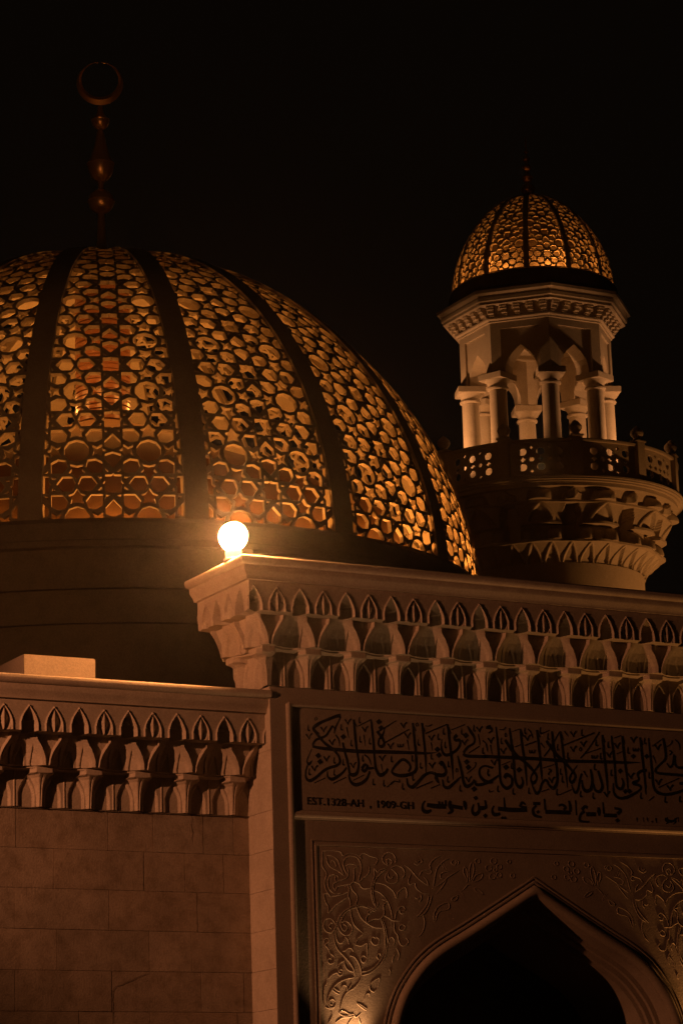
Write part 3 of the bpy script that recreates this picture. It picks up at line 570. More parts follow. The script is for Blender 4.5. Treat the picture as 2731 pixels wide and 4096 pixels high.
ARABESQUE=[[(13354,5160),(13350,5083),(13349,5006),(13394,4930),(13370,4859),(13381,4770),(13437,4701)],[(13354,5160),(13453,5166),(13555,5160),(13590,5119),(13664,5147),(13752,5134),(13795,5097),(13789,5129),(13826,5153),(13899,5126),(13984,5102),(13963,5050),(13940,5036)],[(13399,5116),(13405,5052),(13447,4996),(13533,4960),(13597,4910)],[(13396,5119),(13465,5112),(13523,5075),(13550,5012),(13590,4923)],[(13449,5047),(13464,5067),(13492,5049),(13509,5004)],[(13634,4924),(13600,4981),(13587,5045),(13618,5098),(13685,5119),(13751,5102),(13786,5051),(13790,4974),(13766,4908),(13761,4863),(13810,4897),(13878,4957),(13888,5022)],[(13633,5001),(13642,4944),(13611,4891),(13493,4850),(13463,4810),(13490,4766),(13513,4805),(13609,4827),(13675,4842),(13707,4894),(13710,4991),(13748,5018),(13675,5041),(13612,5014)],[(13538,4889),(13503,4920),(13487,4888),(13497,4856)],[(13503,4927),(13437,4918),(13406,4860),(13418,4783),(13482,4734),(13562,4742)],[(13638,4828),(13644,4777),(13634,4712),(13654,4661),(13655,4585),(13663,4502),(13697,4419),(13796,4338)],[(13660,4828),(13687,4771),(13730,4727),(13736,4683),(13716,4637),(13732,4586),(13773,4498),(13844,4442),(13924,4405),(14019,4400)],[(13423,4701),(13409,4732),(13358,4724),(13370,4655),(13404,4592),(13403,4541),(13485,4619),(13507,4632),(13619,4699)],[(13445,4707),(13547,4723),(13636,4757)],[(13691,4861),(13756,4844),(13806,4794),(13887,4802)],[(13949,4578),(13851,4615),(13748,4625),(13645,4597),(13555,4538),(13502,4466),(13478,4402),(13432,4344),(13368,4356),(13341,4412),(13364,4470),(13415,4484),(13458,4459),(13478,4421)],[(13441,4376),(13405,4401),(13421,4433),(13450,4440)],[(13937,4562),(13836,4605),(13762,4610),(13629,4571),(13569,4512),(13537,4442),(13550,4385),(13578,4363),(13608,4386),(13595,4417),(13566,4429)],[(13545,4448),(13596,4462),(13653,4425),(13666,4374),(13635,4329),(13577,4321),(13527,4359),(13507,4409)],[(13454,4345),(13459,4262),(13492,4180),(13555,4118),(13625,4049),(13673,3974),(13679,3914)],[(13484,4371),(13482,4301),(13509,4244),(13552,4245),(13590,4296)],[(13576,4309),(13612,4278),(13624,4227)],[(13961,4598),(13918,4655),(13900,4751),(13911,4848),(13943,4926),(13943,4998),(13982,4966),(14012,4987),(14088,5015)],[(13953,4591),(13933,4662),(13919,4764),(13933,4849),(13980,4921),(14087,5002)],[(14100,5035),(14053,5066),(14044,5117),(14094,5164),(14161,5160),(14196,5109),(14190,5063)],[(14103,5035),(14090,5073),(14114,5107),(14150,5082),(14134,5042)],[(14109,4983),(14069,4917),(14089,4866),(14148,4854),(14201,4875),(14211,4934),(14176,4978),(14139,5003)],[(14108,4957),(14103,4924),(14136,4906),(14166,4933)],[(14140,5010),(14201,5038),(14267,5020),(14295,4975),(14286,4936),(14263,4909)],[(13948,4855),(14044,4845),(14124,4802),(14167,4758),(14187,4707),(14204,4759),(14251,4799),(14296,4820),(14316,4755),(14307,4710)],[(13930,4778),(14003,4754),(14075,4684),(14116,4595),(14134,4486)],[(13971,4669),(13961,4617),(13847,4525),(13831,4480),(13845,4454),(13919,4488),(13993,4496),(14040,4548),(14036,4632),(14074,4672),(14023,4690)],[(13900,4565),(13864,4570),(13848,4551),(13877,4532)],[(14032,4529),(14090,4504),(14133,4480),(14215,4475)],[(14001,4490),(14027,4413),(14042,4317),(14034,4221)],[(14023,4484),(14049,4401),(14064,4311),(14080,4260)],[(14125,4460),(14123,4402)],[(14155,4454),(14155,4371),(14187,4333),(14199,4275),(14227,4231),(14279,4232),(14311,4271),(14283,4309)],[(14163,4487),(14181,4564),(14228,4617),(14266,4624),(14287,4593),(14256,4579)],[(14220,4591),(14233,4553),(14278,4554)],[(13697,4235),(13729,4292),(13789,4332)],[(13690,4228),(13763,4217),(13829,4243),(13831,4179)],[(13942,4309),(13971,4284),(13961,4239),(13910,4232),(13878,4270),(13898,4308),(13934,4296)],[(14066,4273),(14087,4248)],[(14089,4286),(14119,4312),(14151,4274),(14131,4229)],[(14205,4410),(14243,4443),(14280,4418),(14256,4386),(14212,4391),(14213,4430)],[(13628,4118),(13685,4100),(13734,4031),(13753,3961),(13747,3885),(13675,3802),(13586,3751),(13532,3675),(13500,3574)],[(13549,4161),(13586,4168),(13616,4191),(13652,4188),(13673,4157)],[(13411,4134),(13453,4103),(13451,4052),(13407,4032),(13379,4057),(13395,4089),(13420,4077)],[(13342,4246),(13343,4272),(13380,4288),(13401,4260),(13356,4221),(13391,4177),(13404,4133)],[(13568,4066),(13573,4016),(13608,3972),(13665,3954)],[(13568,4066),(13516,4040),(13493,3996)],[(13381,3887),(13425,3925),(13477,3945),(13505,3917),(13541,3933),(13543,3971),(13514,3977),(13499,3958),(13527,3946)],[(13671,3900),(13576,3883),(13488,3844),(13421,3781),(13382,3717),(13366,3648),(13386,3605),(13436,3605),(13456,3649),(13425,3683),(13388,3667),(13394,3630),(13423,3630)],[(13328,4038),(13333,3962),(13365,3855),(13335,3799),(13324,3692),(13336,3611),(13378,3592),(13429,3592)],[(13436,3800),(13464,3775),(13506,3759)],[(13413,3781),(13456,3749),(13502,3731)],[(13522,3788),(13545,3820),(13581,3814),(13587,3776)],[(13572,3763),(13616,3795),(13640,3839)],[(13760,3958),(13849,3975),(13946,4040),(14017,4143),(14043,4239),(14039,4335)],[(13759,3923),(13862,3950),(13976,4034),(14038,4124),(14064,4227)],[(13829,4242),(13833,4146),(13816,4070),(13778,4050),(13754,4082),(13781,4120),(13817,4102)],[(13870,4153),(13853,4089)],[(13963,4081),(13938,4116),(13973,4145),(13986,4117)],[(13485,3555),(13543,3568),(13607,3537),(13651,3540),(13563,3518),(13513,3530),(13485,3555)],[(13446,3455),(13519,3499),(13592,3506),(13657,3518)],[(13702,3651),(13798,3595),(13783,3582),(13701,3638),(13702,3651)],[(13768,3664),(13803,3734),(13840,3740),(13839,3715)],[(13930,3792),(13892,3760),(13849,3785),(13858,3842),(13963,3900),(13930,3792)],[(14167,4203),(14198,4139),(14176,4075)],[(14165,4158),(14126,4106),(14116,4055)],[(13707,3506),(13720,3462),(13734,3437)],[(13406,3567),(13412,3517),(13366,3448)],[(13658,3537),(13678,3506),(13738,3550)],[(13657,3518),(13604,3462),(13559,3399)],[(14077,3991),(14090,3959),(14074,3927)],[(14292,5047),(14357,5010),(14451,4915),(14561,4846)],[(14568,4840),(14555,4892),(14519,4930)],[(14628,4835),(14648,4927),(14682,5026),(14762,5101),(14824,5129)],[(14467,4941),(14499,4988),(14599,5017),(14593,5056),(14649,5117),(14734,5159)],[(14584,5017),(14613,4991),(14596,4965),(14559,4970)],[(14730,5073),(14772,5002)],[(14753,5087),(14799,5003)],[(14885,5124),(14914,5092),(14890,5065),(14852,5084),(14877,5117),(14937,5106),(14928,5066)],[(14761,4923),(14723,4922),(14717,4961),(14772,4989),(14841,4998)],[(14659,4836),(14737,4883),(14808,4938),(14948,5014)],[(14663,4764),(14751,4858),(14792,4924)],[(14371,4965),(14337,4886),(14351,4847),(14411,4868),(14424,4816),(14497,4766),(14572,4762)],[(14572,4749),(14545,4657),(14474,4571),(14412,4518)],[(14610,4750),(14583,4671),(14526,4572),(14449,4525)],[(14405,4718),(14435,4706),(14458,4720)],[(14474,4753),(14483,4707),(14456,4674)],[(14495,4545),(14510,4462),(14480,4370),(14426,4318)],[(14429,5097),(14450,5078),(14474,5105)],[(14497,5119),(14503,5079),(14449,5052),(14405,5070)],[(14620,4470),(14624,4555),(14680,4634),(14788,4676),(14809,4637),(14785,4604),(14677,4575),(14635,4477)],[(14921,4757),(14888,4698),(14835,4703),(14867,4736),(14921,4757)],[(14917,4829),(14989,4739)],[(14939,4823),(14997,4746)],[(15030,4885),(15046,4984),(15011,5049),(14993,4996),(15028,4924)],[(15065,4892),(15063,5011),(15098,5098),(15122,5039),(15098,4946),(15073,4899)],[(15096,4900),(15137,4960),(15216,4989),(15206,4936),(15135,4901),(15096,4900)],[(15108,4834),(15145,4796),(15220,4772),(15169,4823),(15108,4834)],[(15257,4878),(15294,4849)],[(14977,4805),(15041,4865),(15071,4860)],[(15397,5120),(15385,5099),(15360,5089),(15336,5097),(15327,5118),(15338,5140),(15363,5149),(15388,5141),(15397,5120)],[(15335,5045),(15323,5024),(15298,5014),(15274,5022),(15265,5043),(15276,5065),(15301,5074),(15326,5066),(15335,5045)],[(15377,4960),(15366,4939),(15340,4930),(15316,4938),(15307,4959),(15318,4980),(15343,4989),(15368,4981),(15377,4960)],[(15400,5027),(15393,5015),(15379,5010),(15366,5014),(15361,5026),(15367,5038),(15381,5043),(15395,5039),(15400,5027)],[(15460,5062),(15449,5043),(15427,5035),(15406,5042),(15397,5060),(15408,5079),(15430,5088),(15451,5081),(15460,5062)],[(15451,4976),(15441,4957),(15419,4948),(15397,4956),(15389,4974),(15399,4993),(15421,5001),(15443,4994),(15451,4976)],[(15197,5114),(15188,5096),(15167,5088),(15146,5095),(15139,5112),(15148,5130),(15169,5138),(15190,5132),(15197,5114)],[(15572,5119),(15564,5105),(15547,5098),(15531,5104),(15525,5117),(15532,5132),(15549,5138),(15565,5133),(15572,5119)],[(15614,4974),(15605,4958),(15586,4950),(15568,4957),(15561,4972),(15569,4989),(15588,4996),(15607,4990),(15614,4974)]]
def ribbons(strokes, dots, name):
    m = MB()
    yb = YP - .0085
    for si, st in enumerate(strokes):
        pts = catmull([(p[0] / 1000, p[1] / 1000, p[2] / 1000) for p in st], 5)
        v = []
        y = yb - .0012 - .00001 * si
        for i, p in enumerate(pts):
            a, b = pts[max(i - 1, 0)], pts[min(i + 1, len(pts) - 1)]
            t = Vector((b[0] - a[0], b[1] - a[1]))
            if t.length < 1e-7: t = Vector((1, 0))
            t.normalize()
            h = max(.0012, p[2] / 2)
            v += [(p[0] - t.y * h, p[1] + t.x * h), (p[0] + t.y * h, p[1] - t.x * h)]
        n = len(v)
        V = [(x, y, z) for x, z in v] + [(x, yb, z) for x, z in v]
        F = [(2 * i, 2 * i + 1, 2 * i + 3, 2 * i + 2) for i in range(n // 2 - 1)]
        for i in range(n // 2 - 1):
            F += [(2 * i, 2 * i + 2, n + 2 * i + 2, n + 2 * i), (2 * i + 1, n + 2 * i + 1, n + 2 * i + 3, 2 * i + 3)]
        F += [(0, n, n + 1, 1), (n - 2, n - 1, 2 * n - 1, 2 * n - 2)]
        m.add(V, F)
    for d in dots:
        V = [(x / 1000, yb - .002, z / 1000) for x, z in d] + [(x / 1000, yb, z / 1000) for x, z in d]
        m.add(V, [(0, 1, 2, 3), (0, 4, 5, 1), (1, 5, 6, 2), (2, 6, 7, 3), (3, 7, 4, 0)])
    return mesh_obj(name, loc_in(portal, m.v), m.f, M_INK, insc)
ribbons(CALLIGRAPHY, CALLIGRAPHY_DOTS, 'calligraphy')
for x0, x1 in ((14.2, 15.13), (15.13, 15.42), (15.42, 15.96), (15.96, 16.61), (16.61, 17.1), (17.1, 17.53), (17.53, 18.2)):
    cxs = lambda st: sum(p[0] for p in st) / len(st) / 1000
    ribbons([q_ for q_ in NAME_LINE if x0 <= cxs(q_) < x1], [q_ for q_ in NAME_DOTS if x0 <= cxs(q_) < x1], 'name_word')
def latin(txt, x0, x1, z):
    cu = bpy.data.curves.new('date_lettering', 'FONT')
    cu.body = txt; cu.size = .1; cu.extrude = .002; cu.offset = .0010; cu.space_character = 1.06; cu.resolution_u = 4
    o = bpy.data.objects.new('date_lettering', cu); COL.objects.link(o)
    bpy.context.view_layer.update()
    me = bpy.data.meshes.new_from_object(o.evaluated_get(bpy.context.evaluated_depsgraph_get()))
    bpy.data.objects.remove(o)
    xs = [v.co.x for v in me.vertices]; zs = [v.co.y for v in me.vertices]
    sx = (x1 - x0) / (max(xs) - min(xs)); sz = .0785 / .0729
    me.transform(Matrix(((sx, 0, 0, x0 - min(xs) * sx - portal.location.x), (0, 0, -1, YP - .0105 - portal.location.y), (0, sz, 0, z), (0, 0, 0, 1))))
    me.materials.clear(); me.materials.append(M_INK)
    o = bpy.data.objects.new('date_lettering', me); COL.objects.link(o); o.parent = insc
latin('EST.1328-AH', 13.190, 13.833, 5.624)
latin(',', 13.905, 13.922, 5.624)
latin('1909-GH', 13.996, 14.419, 5.624)

# carved arabesque: raised stems half sunk in the field, mirrored about the arch
m = MB()
for st in ARABESQUE:
    pts = catmull([(p[0] / 1000, p[1] / 1000) for p in st], 4)
    for s in (1, -1):
        q = [((x if s > 0 else 2 * XM - x), YP + .001, z) for x, z in pts]
        n = len(q)
        rr = [.0054 * (.55 if i in (0, n - 1) else .85 if i in (1, n - 2) else 1) for i in range(n)]
        m.tube(q, rr, 6)
add_part(m, 'arabesque_carving', M_PANEL, portal, 60)

# ================================================================== LATTICE DOMES
def ngon(cx, cy, r, n, a0=90): return [(cx + r * cos(radians(a0 + 360 * i / n)), cy + r * sin(radians(a0 + 360 * i / n))) for i in range(n)]
def star(cx, cy, ro, ri, n, a0=90): return [(cx + (ro if i % 2 == 0 else ri) * cos(radians(a0 + 180 * i / n)), cy + (ro if i % 2 == 0 else ri) * sin(radians(a0 + 180 * i / n))) for i in range(2 * n)]
TW, TH, VS = 463.0, 472.0, 1.15
HH = 205.0
q8 = [(0, 60), (9, 52), (50, 52), (50, 15)]
TILE = [[p for k in range(4) for p in [(x, y) for x, y in ([(0, 60), (9, 52), (50, 52), (50, 15)], [(67, 0), (50, -15), (50, -52), (9, -52)], [(0, -60), (-9, -52), (-50, -52), (-50, -15)], [(-67, 0), (-50, 15), (-50, 52), (-9, 52)])[k]]],
        [(TW / 2 + 81 * cos(radians(90 + 36 * k)), HH + 70 * sin(radians(90 + 36 * k))) for k in range(10)]]
for sx in (1, -1):
    TILE.append([(sx * x, y) for x, y in [(102, 0), (140, 44), (201, 44), (222, 0), (201, -44), (140, -44)]])
    TILE.append([(sx * x, HH + y) for x, y in [(37, 0), (66, 12), (68, 40), (100, 20), (136, 38), (118, 0), (136, -38), (100, -20), (68, -40), (66, -12)]])
    for sy in (1, -1):
        TILE.append([(sx * x, sy * y) for x, y in [(68, 66), (140, 66), (173, 102), (160, 146), (111, 153), (68, 131)]])
        TILE.append([(sx * x, sy * y) for x, y in [(48, 92), (48, 68), (18, 68)]])
        TILE.append([(sx * x, sy * y) for x, y in [(69, 42), (106, 42), (74, 20)]])
for sy in (1, -1):
    TILE.append([(TW / 2 + x, sy * y) for x, y in [(0, 28), (23, 58), (54, 67), (32, 88), (43, 120), (0, 109), (-43, 120), (-32, 88), (-54, 67), (-23, 58)]])
    TILE.append([(x, sy * y) for x, y in [(0, 97), (50, 144), (50, 181), (0, 196), (-50, 181), (-50, 144)]])
TILE = [[(x, y * VS) for x, y in t] for t in TILE]
TILE = [t if sum(t[i][0] * t[(i + 1) % len(t)][1] - t[(i + 1) % len(t)][0] * t[i][1] for i in range(len(t))) > 0 else t[::-1] for t in TILE]
def clip_convex(poly, clip):
    out = poly
    for i in range(len(clip)):
        a, b = clip[i], clip[(i + 1) % len(clip)]
        inp, out = out, []
        side = lambda p: (b[0] - a[0]) * (p[1] - a[1]) - (b[1] - a[1]) * (p[0] - a[0])
        for j in range(len(inp)):
            p, q = inp[j], inp[(j + 1) % len(inp)]
            sp, sq = side(p), side(q)
            if sp >= 0: out.append(p)
            if (sp >= 0) != (sq >= 0):
                t = sp / (sp - sq); out.append((p[0] + (q[0] - p[0]) * t, p[1] + (q[1] - p[1]) * t))
        if len(out) < 3: return []
    return out
def inside(p, poly):
    r = False; n = len(poly); j = n - 1
    for i in range(n):
        if (poly[i][1] > p[1]) != (poly[j][1] > p[1]) and p[0] < (poly[j][0] - poly[i][0]) * (p[1] - poly[i][1]) / (poly[j][1] - poly[i][1]) + poly[i][0]: r = not r
        j = i
    return r
def area(q): return abs(sum(q[i][0] * q[(i + 1) % len(q)][1] - q[(i + 1) % len(q)][0] * q[i][1] for i in range(len(q)))) / 2
class Profile:
    def __init__(s, R, H, ea, eb, rmin):
        s.p = []
        for i in range(401):
            t = (i / 400) ** 0.75
            h = H * sin(t * pi / 2)
            s.p.append((R * max(0, 1 - (h / H) ** ea) ** (1 / eb), h))
        s.l = [0.0]
        for a, b in zip(s.p, s.p[1:]): s.l.append(s.l[-1] + hypot(b[0] - a[0], b[1] - a[1]))
        s.smax = next(l for l, q in zip(s.l, s.p) if q[0] <= rmin)
    def at(s, v):
        lo, hi = 0, len(s.l) - 1
        v = min(max(v, 0), s.l[-1] - 1e-6)
        while hi - lo > 1:
            m_ = (lo + hi) // 2
            if s.l[m_] <= v: lo = m_
            else: hi = m_
        t = (v - s.l[lo]) / max(1e-9, s.l[hi] - s.l[lo])
        a, b = s.p[lo], s.p[hi]
        dr, dz = b[0] - a[0], b[1] - a[1]; L_ = hypot(dr, dz) or 1
        return a[0] + dr * t, a[1] + dz * t, dz / L_, -dr / L_       # r, z, normal r, normal z
def lattice_panel(prof, n, rib, sc, v_star, thick, shrink, margin, name, mat, par):
    hw = lambda v: pi * prof.at(v)[0] / n - rib / 2
    vmax = 0.0
    while vmax < prof.smax and hw(vmax) > .05: vmax += .01
    bl = [(hw(.02 + (vmax - .02) * i / 40), .02 + (vmax - .02) * i / 40) for i in range(41)]
    bound = [(-u, v) for u, v in bl[::-1]] + bl
    bound = [(-bl[i][0], bl[i][1]) for i in range(40, -1, -1)] + bl
    if sum(bound[i][0] * bound[(i + 1) % len(bound)][1] - bound[(i + 1) % len(bound)][0] * bound[i][1] for i in range(len(bound))) < 0: bound = bound[::-1]
    mg = margin
    inner = [(max(.0, abs(u) - mg) * (1 if u > 0 else -1), min(max(v, .02 + mg), vmax - mg)) for u, v in bound]
    holes = []
    for j in range(-1, int(vmax / (TH * sc)) + 2):
        for i in range(-2, 3):
            for t in TILE:
                cx = sum(p[0] for p in t) / len(t); cy = sum(p[1] for p in t) / len(t)
                q = [((cx + (x - cx) * shrink + i * TW) * sc, (cy + (y - cy) * shrink + j * TH) * sc + v_star) for x, y in t]
                if min(p[1] for p in q) > vmax or max(p[1] for p in q) < 0: continue
                q = clip_convex(q, inner)
                if len(q) >= 3 and area(q) > (.009 * sc / .00193) ** 2:
                    r_ = []
                    for p in q:
                        if not r_ or hypot(p[0] - r_[-1][0], p[1] - r_[-1][1]) > .002: r_.append(p)
                    if hypot(r_[0][0] - r_[-1][0], r_[0][1] - r_[-1][1]) < .002: r_.pop()
                    if len(r_) >= 3: holes.append(r_)
    co, ed = [], []
    for loop in [bound] + holes:
        k = len(co); co += [Vector(p) for p in loop]; ed += [(k + i, k + (i + 1) % len(loop)) for i in range(len(loop))]
    r = delaunay_2d_cdt(co, ed, [], 0, 1e-5)
    V2, F2 = r[0], r[2]
    bb = [(min(p[0] for p in h), max(p[0] for p in h), min(p[1] for p in h), max(p[1] for p in h), h) for h in holes]
    keep = []
    for f in F2:
        c = (sum(V2[i].x for i in f) / 3, sum(V2[i].y for i in f) / 3)
        if not inside(c, bound): continue
        if any(b[0] <= c[0] <= b[1] and b[2] <= c[1] <= b[3] and inside(c, b[4]) for b in bb): continue
        keep.append(tuple(f))
    nv = len(V2)
    vo, vi = [], []
    for p in V2:
        rr, z, nr, nz = prof.at(p.y)
        a = p.x / max(rr, .05)
        vo.append((rr * sin(a), -rr * cos(a), z))
        r2, z2 = max(.02, rr - nr * thick), z - nz * thick
        vi.append((r2 * sin(a), -r2 * cos(a), z2))
    cnt = {}
    for f in keep:
        for a, b in ((f[0], f[1]), (f[1], f[2]), (f[2], f[0])): cnt[(a, b)] = cnt.get((a, b), 0) + 1
    faces = [f for f in keep] + [tuple(i + nv for i in f[::-1]) for f in keep]
    for (a, b) in list(cnt):
        if (b, a) not in cnt: faces.append((b, a, a + nv, b + nv))
    return mesh_obj(name, vo + vi, faces, mat, par)
def dome_rib(prof, width, proud, depth, name, mat, par, s1):
    v, f = [], []
    N_ = 60
    for i in range(N_ + 1):
        rr, z, nr, nz = prof.at(s1 * i / N_)
        for s, d in ((-1, proud), (1, proud), (1, -depth), (-1, -depth)):
            r2, z2 = rr + nr * d, z + nz * d
            v.append((s * width / 2, -r2, z2))
    for i in range(N_):
        for k in range(4):
            f.append((i * 4 + k, i * 4 + (k + 1) % 4, (i + 1) * 4 + (k + 1) % 4, (i + 1) * 4 + k))
    f.append((3, 2, 1, 0))
    return mesh_obj(name, v, f, mat, par)

# main dome ------------------------------------------------------------------
DC = (15.84, 36.0, 10.03)
dome = thing('main_dome', 'large stone lattice dome on a round drum, glowing amber from inside', 'dome', DC)
PD = Profile(5.30, 5.13, 1.8, 2.0, .40)
pan = lattice_panel(PD, 16, .29, .00195, .50, .06, 1.03, .012, 'lattice_panel', M_DOME, dome)
A0 = -radians(1.5)
for k in range(16):
    rz = -(2 * pi * k / 16)
    if k: dup(pan, None, rz)
rib = dome_rib(PD, .30, .035, .16, 'rib', M_DOME, dome, PD.smax)
for k in range(16):
    rz = -(2 * pi * (k + .5) / 16)
    if k: dup(rib, None, rz)
    else: rib.rotation_euler = (0, 0, rz)
mb = MB(); mb.lathe([(.85, 5.04), (.85, 5.09), (.60, 5.14), (.30, 5.18), (.12, 5.21), (.02, 5.21)], n=48); mb.build('crown_collar', M_DOME, dome, 40)
mb = MB(); zq = DC[2]
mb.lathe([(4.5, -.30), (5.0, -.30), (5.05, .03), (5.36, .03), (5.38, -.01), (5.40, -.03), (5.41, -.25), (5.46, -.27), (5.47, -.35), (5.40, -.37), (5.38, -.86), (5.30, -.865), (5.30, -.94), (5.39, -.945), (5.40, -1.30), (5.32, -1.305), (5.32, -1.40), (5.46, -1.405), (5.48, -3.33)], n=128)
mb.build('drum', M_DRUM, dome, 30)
# inner roof under the lattice: a low cone with a tiled shaft
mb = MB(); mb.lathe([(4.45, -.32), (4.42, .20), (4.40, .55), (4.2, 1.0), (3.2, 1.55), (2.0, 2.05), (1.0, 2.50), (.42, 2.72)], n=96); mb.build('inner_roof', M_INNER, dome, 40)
mb = MB()
pr = []
z = 2.6
while z < 4.75:
    pr += [(.40, z), (.40, z + .05), (.372, z + .055), (.372, z + .068)]; z += .075
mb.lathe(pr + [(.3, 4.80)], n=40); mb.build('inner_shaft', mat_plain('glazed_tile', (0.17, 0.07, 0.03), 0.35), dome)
for k in range(16):
    a = 2 * pi * k / 16 + .0
    wgt = 1.0 + 4.6 * max(0, sin(a) * .8 + cos(a) * .5)
    lamp('dome_lamp', 'POINT', (DC[0] + 4.72 * sin(a), DC[1] - 4.72 * cos(a), DC[2] - .16), 26 * wgt, GOLD, 0.04)
for k in range(6):
    a = 2 * pi * (k + .5) / 6
    lamp('dome_fill_lamp', 'POINT', (DC[0] + 1.4 * sin(a), DC[1] - 1.4 * cos(a), DC[2] + 3.3), 42, GOLD, 0.05)  # added lamps above the inner roof, brighten the far inside of the lattice
# finial ---------------------------------------------------------------------
def finial(par, z0, sc, stem):
    fin = MB(); fin.lathe([(.16, z0), (.13, z0 + .15), (.06, z0 + .45 * stem), (.045, z0 + .90 * stem)], n=24)
    return fin
fin = MB(); b0 = 15.12 - DC[2]
fin.lathe([(.20, b0), (.14, b0 + .12), (.07, b0 + .45), (.05, b0 + .88), (.04, b0 + 1.30), (.05, b0 + 1.42), (.04, b0 + 2.2), (.035, b0 + 2.55)], n=24)
fin = fin.build('finial', M_BRASS, dome, 40)
def ball(par, zc, r, stretch=1.0, rim=True):
    m_ = MB()
    pr_ = [(max(.002, r * cos(radians(t))), zc + r * stretch * sin(radians(t))) for t in range(-90, 91, 9)]
    if rim: pr_ = [q for q in pr_ if q[1] < zc - 1e-6] + [(r, zc - .006), (r * 1.05, zc - .004), (r * 1.05, zc + .010), (r, zc + .012)] + [q for q in pr_ if q[1] > zc + 1e-6]
    m_.lathe(pr_, n=40)
    return m_.build('finial_ball', M_BRASS, par, 30)
ball(fin, 16.20 - DC[2], .19)
m_ = MB()
zc = 16.79 - DC[2]
m_.lathe([(.002, zc - .285)] + [(.195 * cos(radians(t)), zc + .285 * sin(radians(t))) for t in range(-81, -2, 8)] + [(.195, zc - .012), (.204, zc - .008), (.204, zc + .008), (.18, zc + .016), (.15, zc + .10), (.09, zc + .30), (.05, zc + .50)], n=40)
m_.build('finial_ball', M_BRASS, fin, 35)
m_ = MB(); zc = 17.475 - DC[2]
m_.lathe([(.002, zc - .15)] + [(.13 * cos(radians(t)), zc + .15 * sin(radians(t))) for t in range(-80, -2, 10)] + [(.13, zc - .008), (.136, zc + .006), (.10, zc + .04), (.05, zc + .11), (.035, zc + .22)], n=36)
m_.build('finial_ball', M_BRASS, fin, 35)
# crescent: two nearly concentric rims, thick at the bottom, horns meeting at the top
m_ = MB(); N_ = 72; cz = 18.065 - DC[2]; Ro, Ri, up_ = .345, .275, .062
v, f = [], []
dcam = Vector((-DC[0], -DC[1], 0)).normalized(); rx = Vector((-dcam.y, dcam.x, 0))
rx = rx if rx.dot(rt0) > 0 else -rx
for i in range(N_ + 1):
    a = radians(-90 + 4 + 352 * i / N_ + 180)
    ci = (0, up_)
    o_ = (Ro * cos(a), Ro * sin(a))
    i_ = (Ri * cos(a), Ri * sin(a) + up_)
    mid = ((o_[0] + i_[0]) / 2, (o_[1] + i_[1]) / 2)
    th = max(.004, .40 * hypot(o_[0] - i_[0], o_[1] - i_[1]))
    for (x, z), t in ((o_, 0), (mid, th), (i_, 0), (mid, -th)):
        w_ = rx * x + dcam * t
        v.append((w_.x, w_.y, cz + z))
for i in range(N_):
    for k in range(4): f.append((i * 4 + k, i * 4 + (k + 1) % 4, (i + 1) * 4 + (k + 1) % 4, (i + 1) * 4 + k))
m_.add(v, f); m_.build('crescent', M_BRASS, fin, 50)

# ================================================================== GLOBE LAMP ON THE PORTAL CORNER
gl = thing('globe_lamp', 'glaring white globe lamp on the corner of the portal coping', 'lamp', (12.325, 24.80, 8.022))
mb = MB(); mb.lathe([(max(.004,   .146 * cos(radians(t))), .255 + .146 * sin(radians(t))) for t in range(-80, 91, 6)], n=48); mb.build('globe', M_GLOBE, gl, 60)
hn = Vector((-.75, -.66, 0)).normalized(); hs = Vector((-hn.y, hn.x, 0))  # shell added behind the globe, keeps its light off the drum
mb = MB(); v, f = [], []
for i in range(13):
    t = radians(91 + 89 * i / 12)
    for k in range(36):
        q = 2 * pi * k / 36
        p = hn * cos(t) * .153 + (hs * cos(q) + Vector((0, 0, 1)) * sin(q)) * sin(t) * .153
        v.append((p.x, p.y, p.z + .255))
for i in range(12):
    for k in range(36): f.append((i * 36 + k, i * 36 + (k + 1) % 36, (i + 1) * 36 + (k + 1) % 36, (i + 1) * 36 + k))
mb.add(v, f); mb.build('added_hood', M_STEEL, gl, 60)
mb = MB(); mb.lathe([(.002, 0), (.105, 0), (.105, .02), (.085, .03), (.085, .11), (.06, .125)], n=32); mb.build('lamp_base', M_STEEL, gl, 30)
mb = MB(); mb.box((.12, .02, .03), (.24, .12, .15), .012); mb.box((.10, .05, .0), (.22, .10, .028), .004); mb.build('ballast_box', M_STEEL, gl)
mb = MB(); mb.tube([(.08, .05, .05), (.10, .06, .06), (.13, .06, .07)], .008, 8); mb.build('conduit', M_STEEL, gl, 40)

# ================================================================== MINARET
MC = (32.37, 50.0)
mina = thing('minaret', 'pale minaret with octagonal column lantern, lattice cupola and round stalactite balcony', 'minaret', (MC[0], MC[1], 0))
mina.scale = (1.055, 1.055, 1.0)
TO = radians(22.5)          # octagon vertices at 22.5 degrees from the axes
def octv(r, k): a = TO + k * pi / 4; return (r * sin(a), -r * cos(a))
def oct_loft(prof, name, mat, par=mina, n=8):
    m = MB(); v = []; f = []
    for r, z in prof:
        for k in range(8): x, y = octv(r, k); v.append((x, y, z))
    for j in range(len(prof) - 1):
        for k in range(8): f.append((j * 8 + k, j * 8 + (k + 1) % 8, (j + 1) * 8 + (k + 1) % 8, (j + 1) * 8 + k))
    m.add(v, f)
    return m.build(name, mat, par)
# shaft and floors
mb = MB(); mb.lathe([(1.98, 0), (1.98, 14.66)], n=64); mb.build('shaft', M_TOWER, mina, 40)
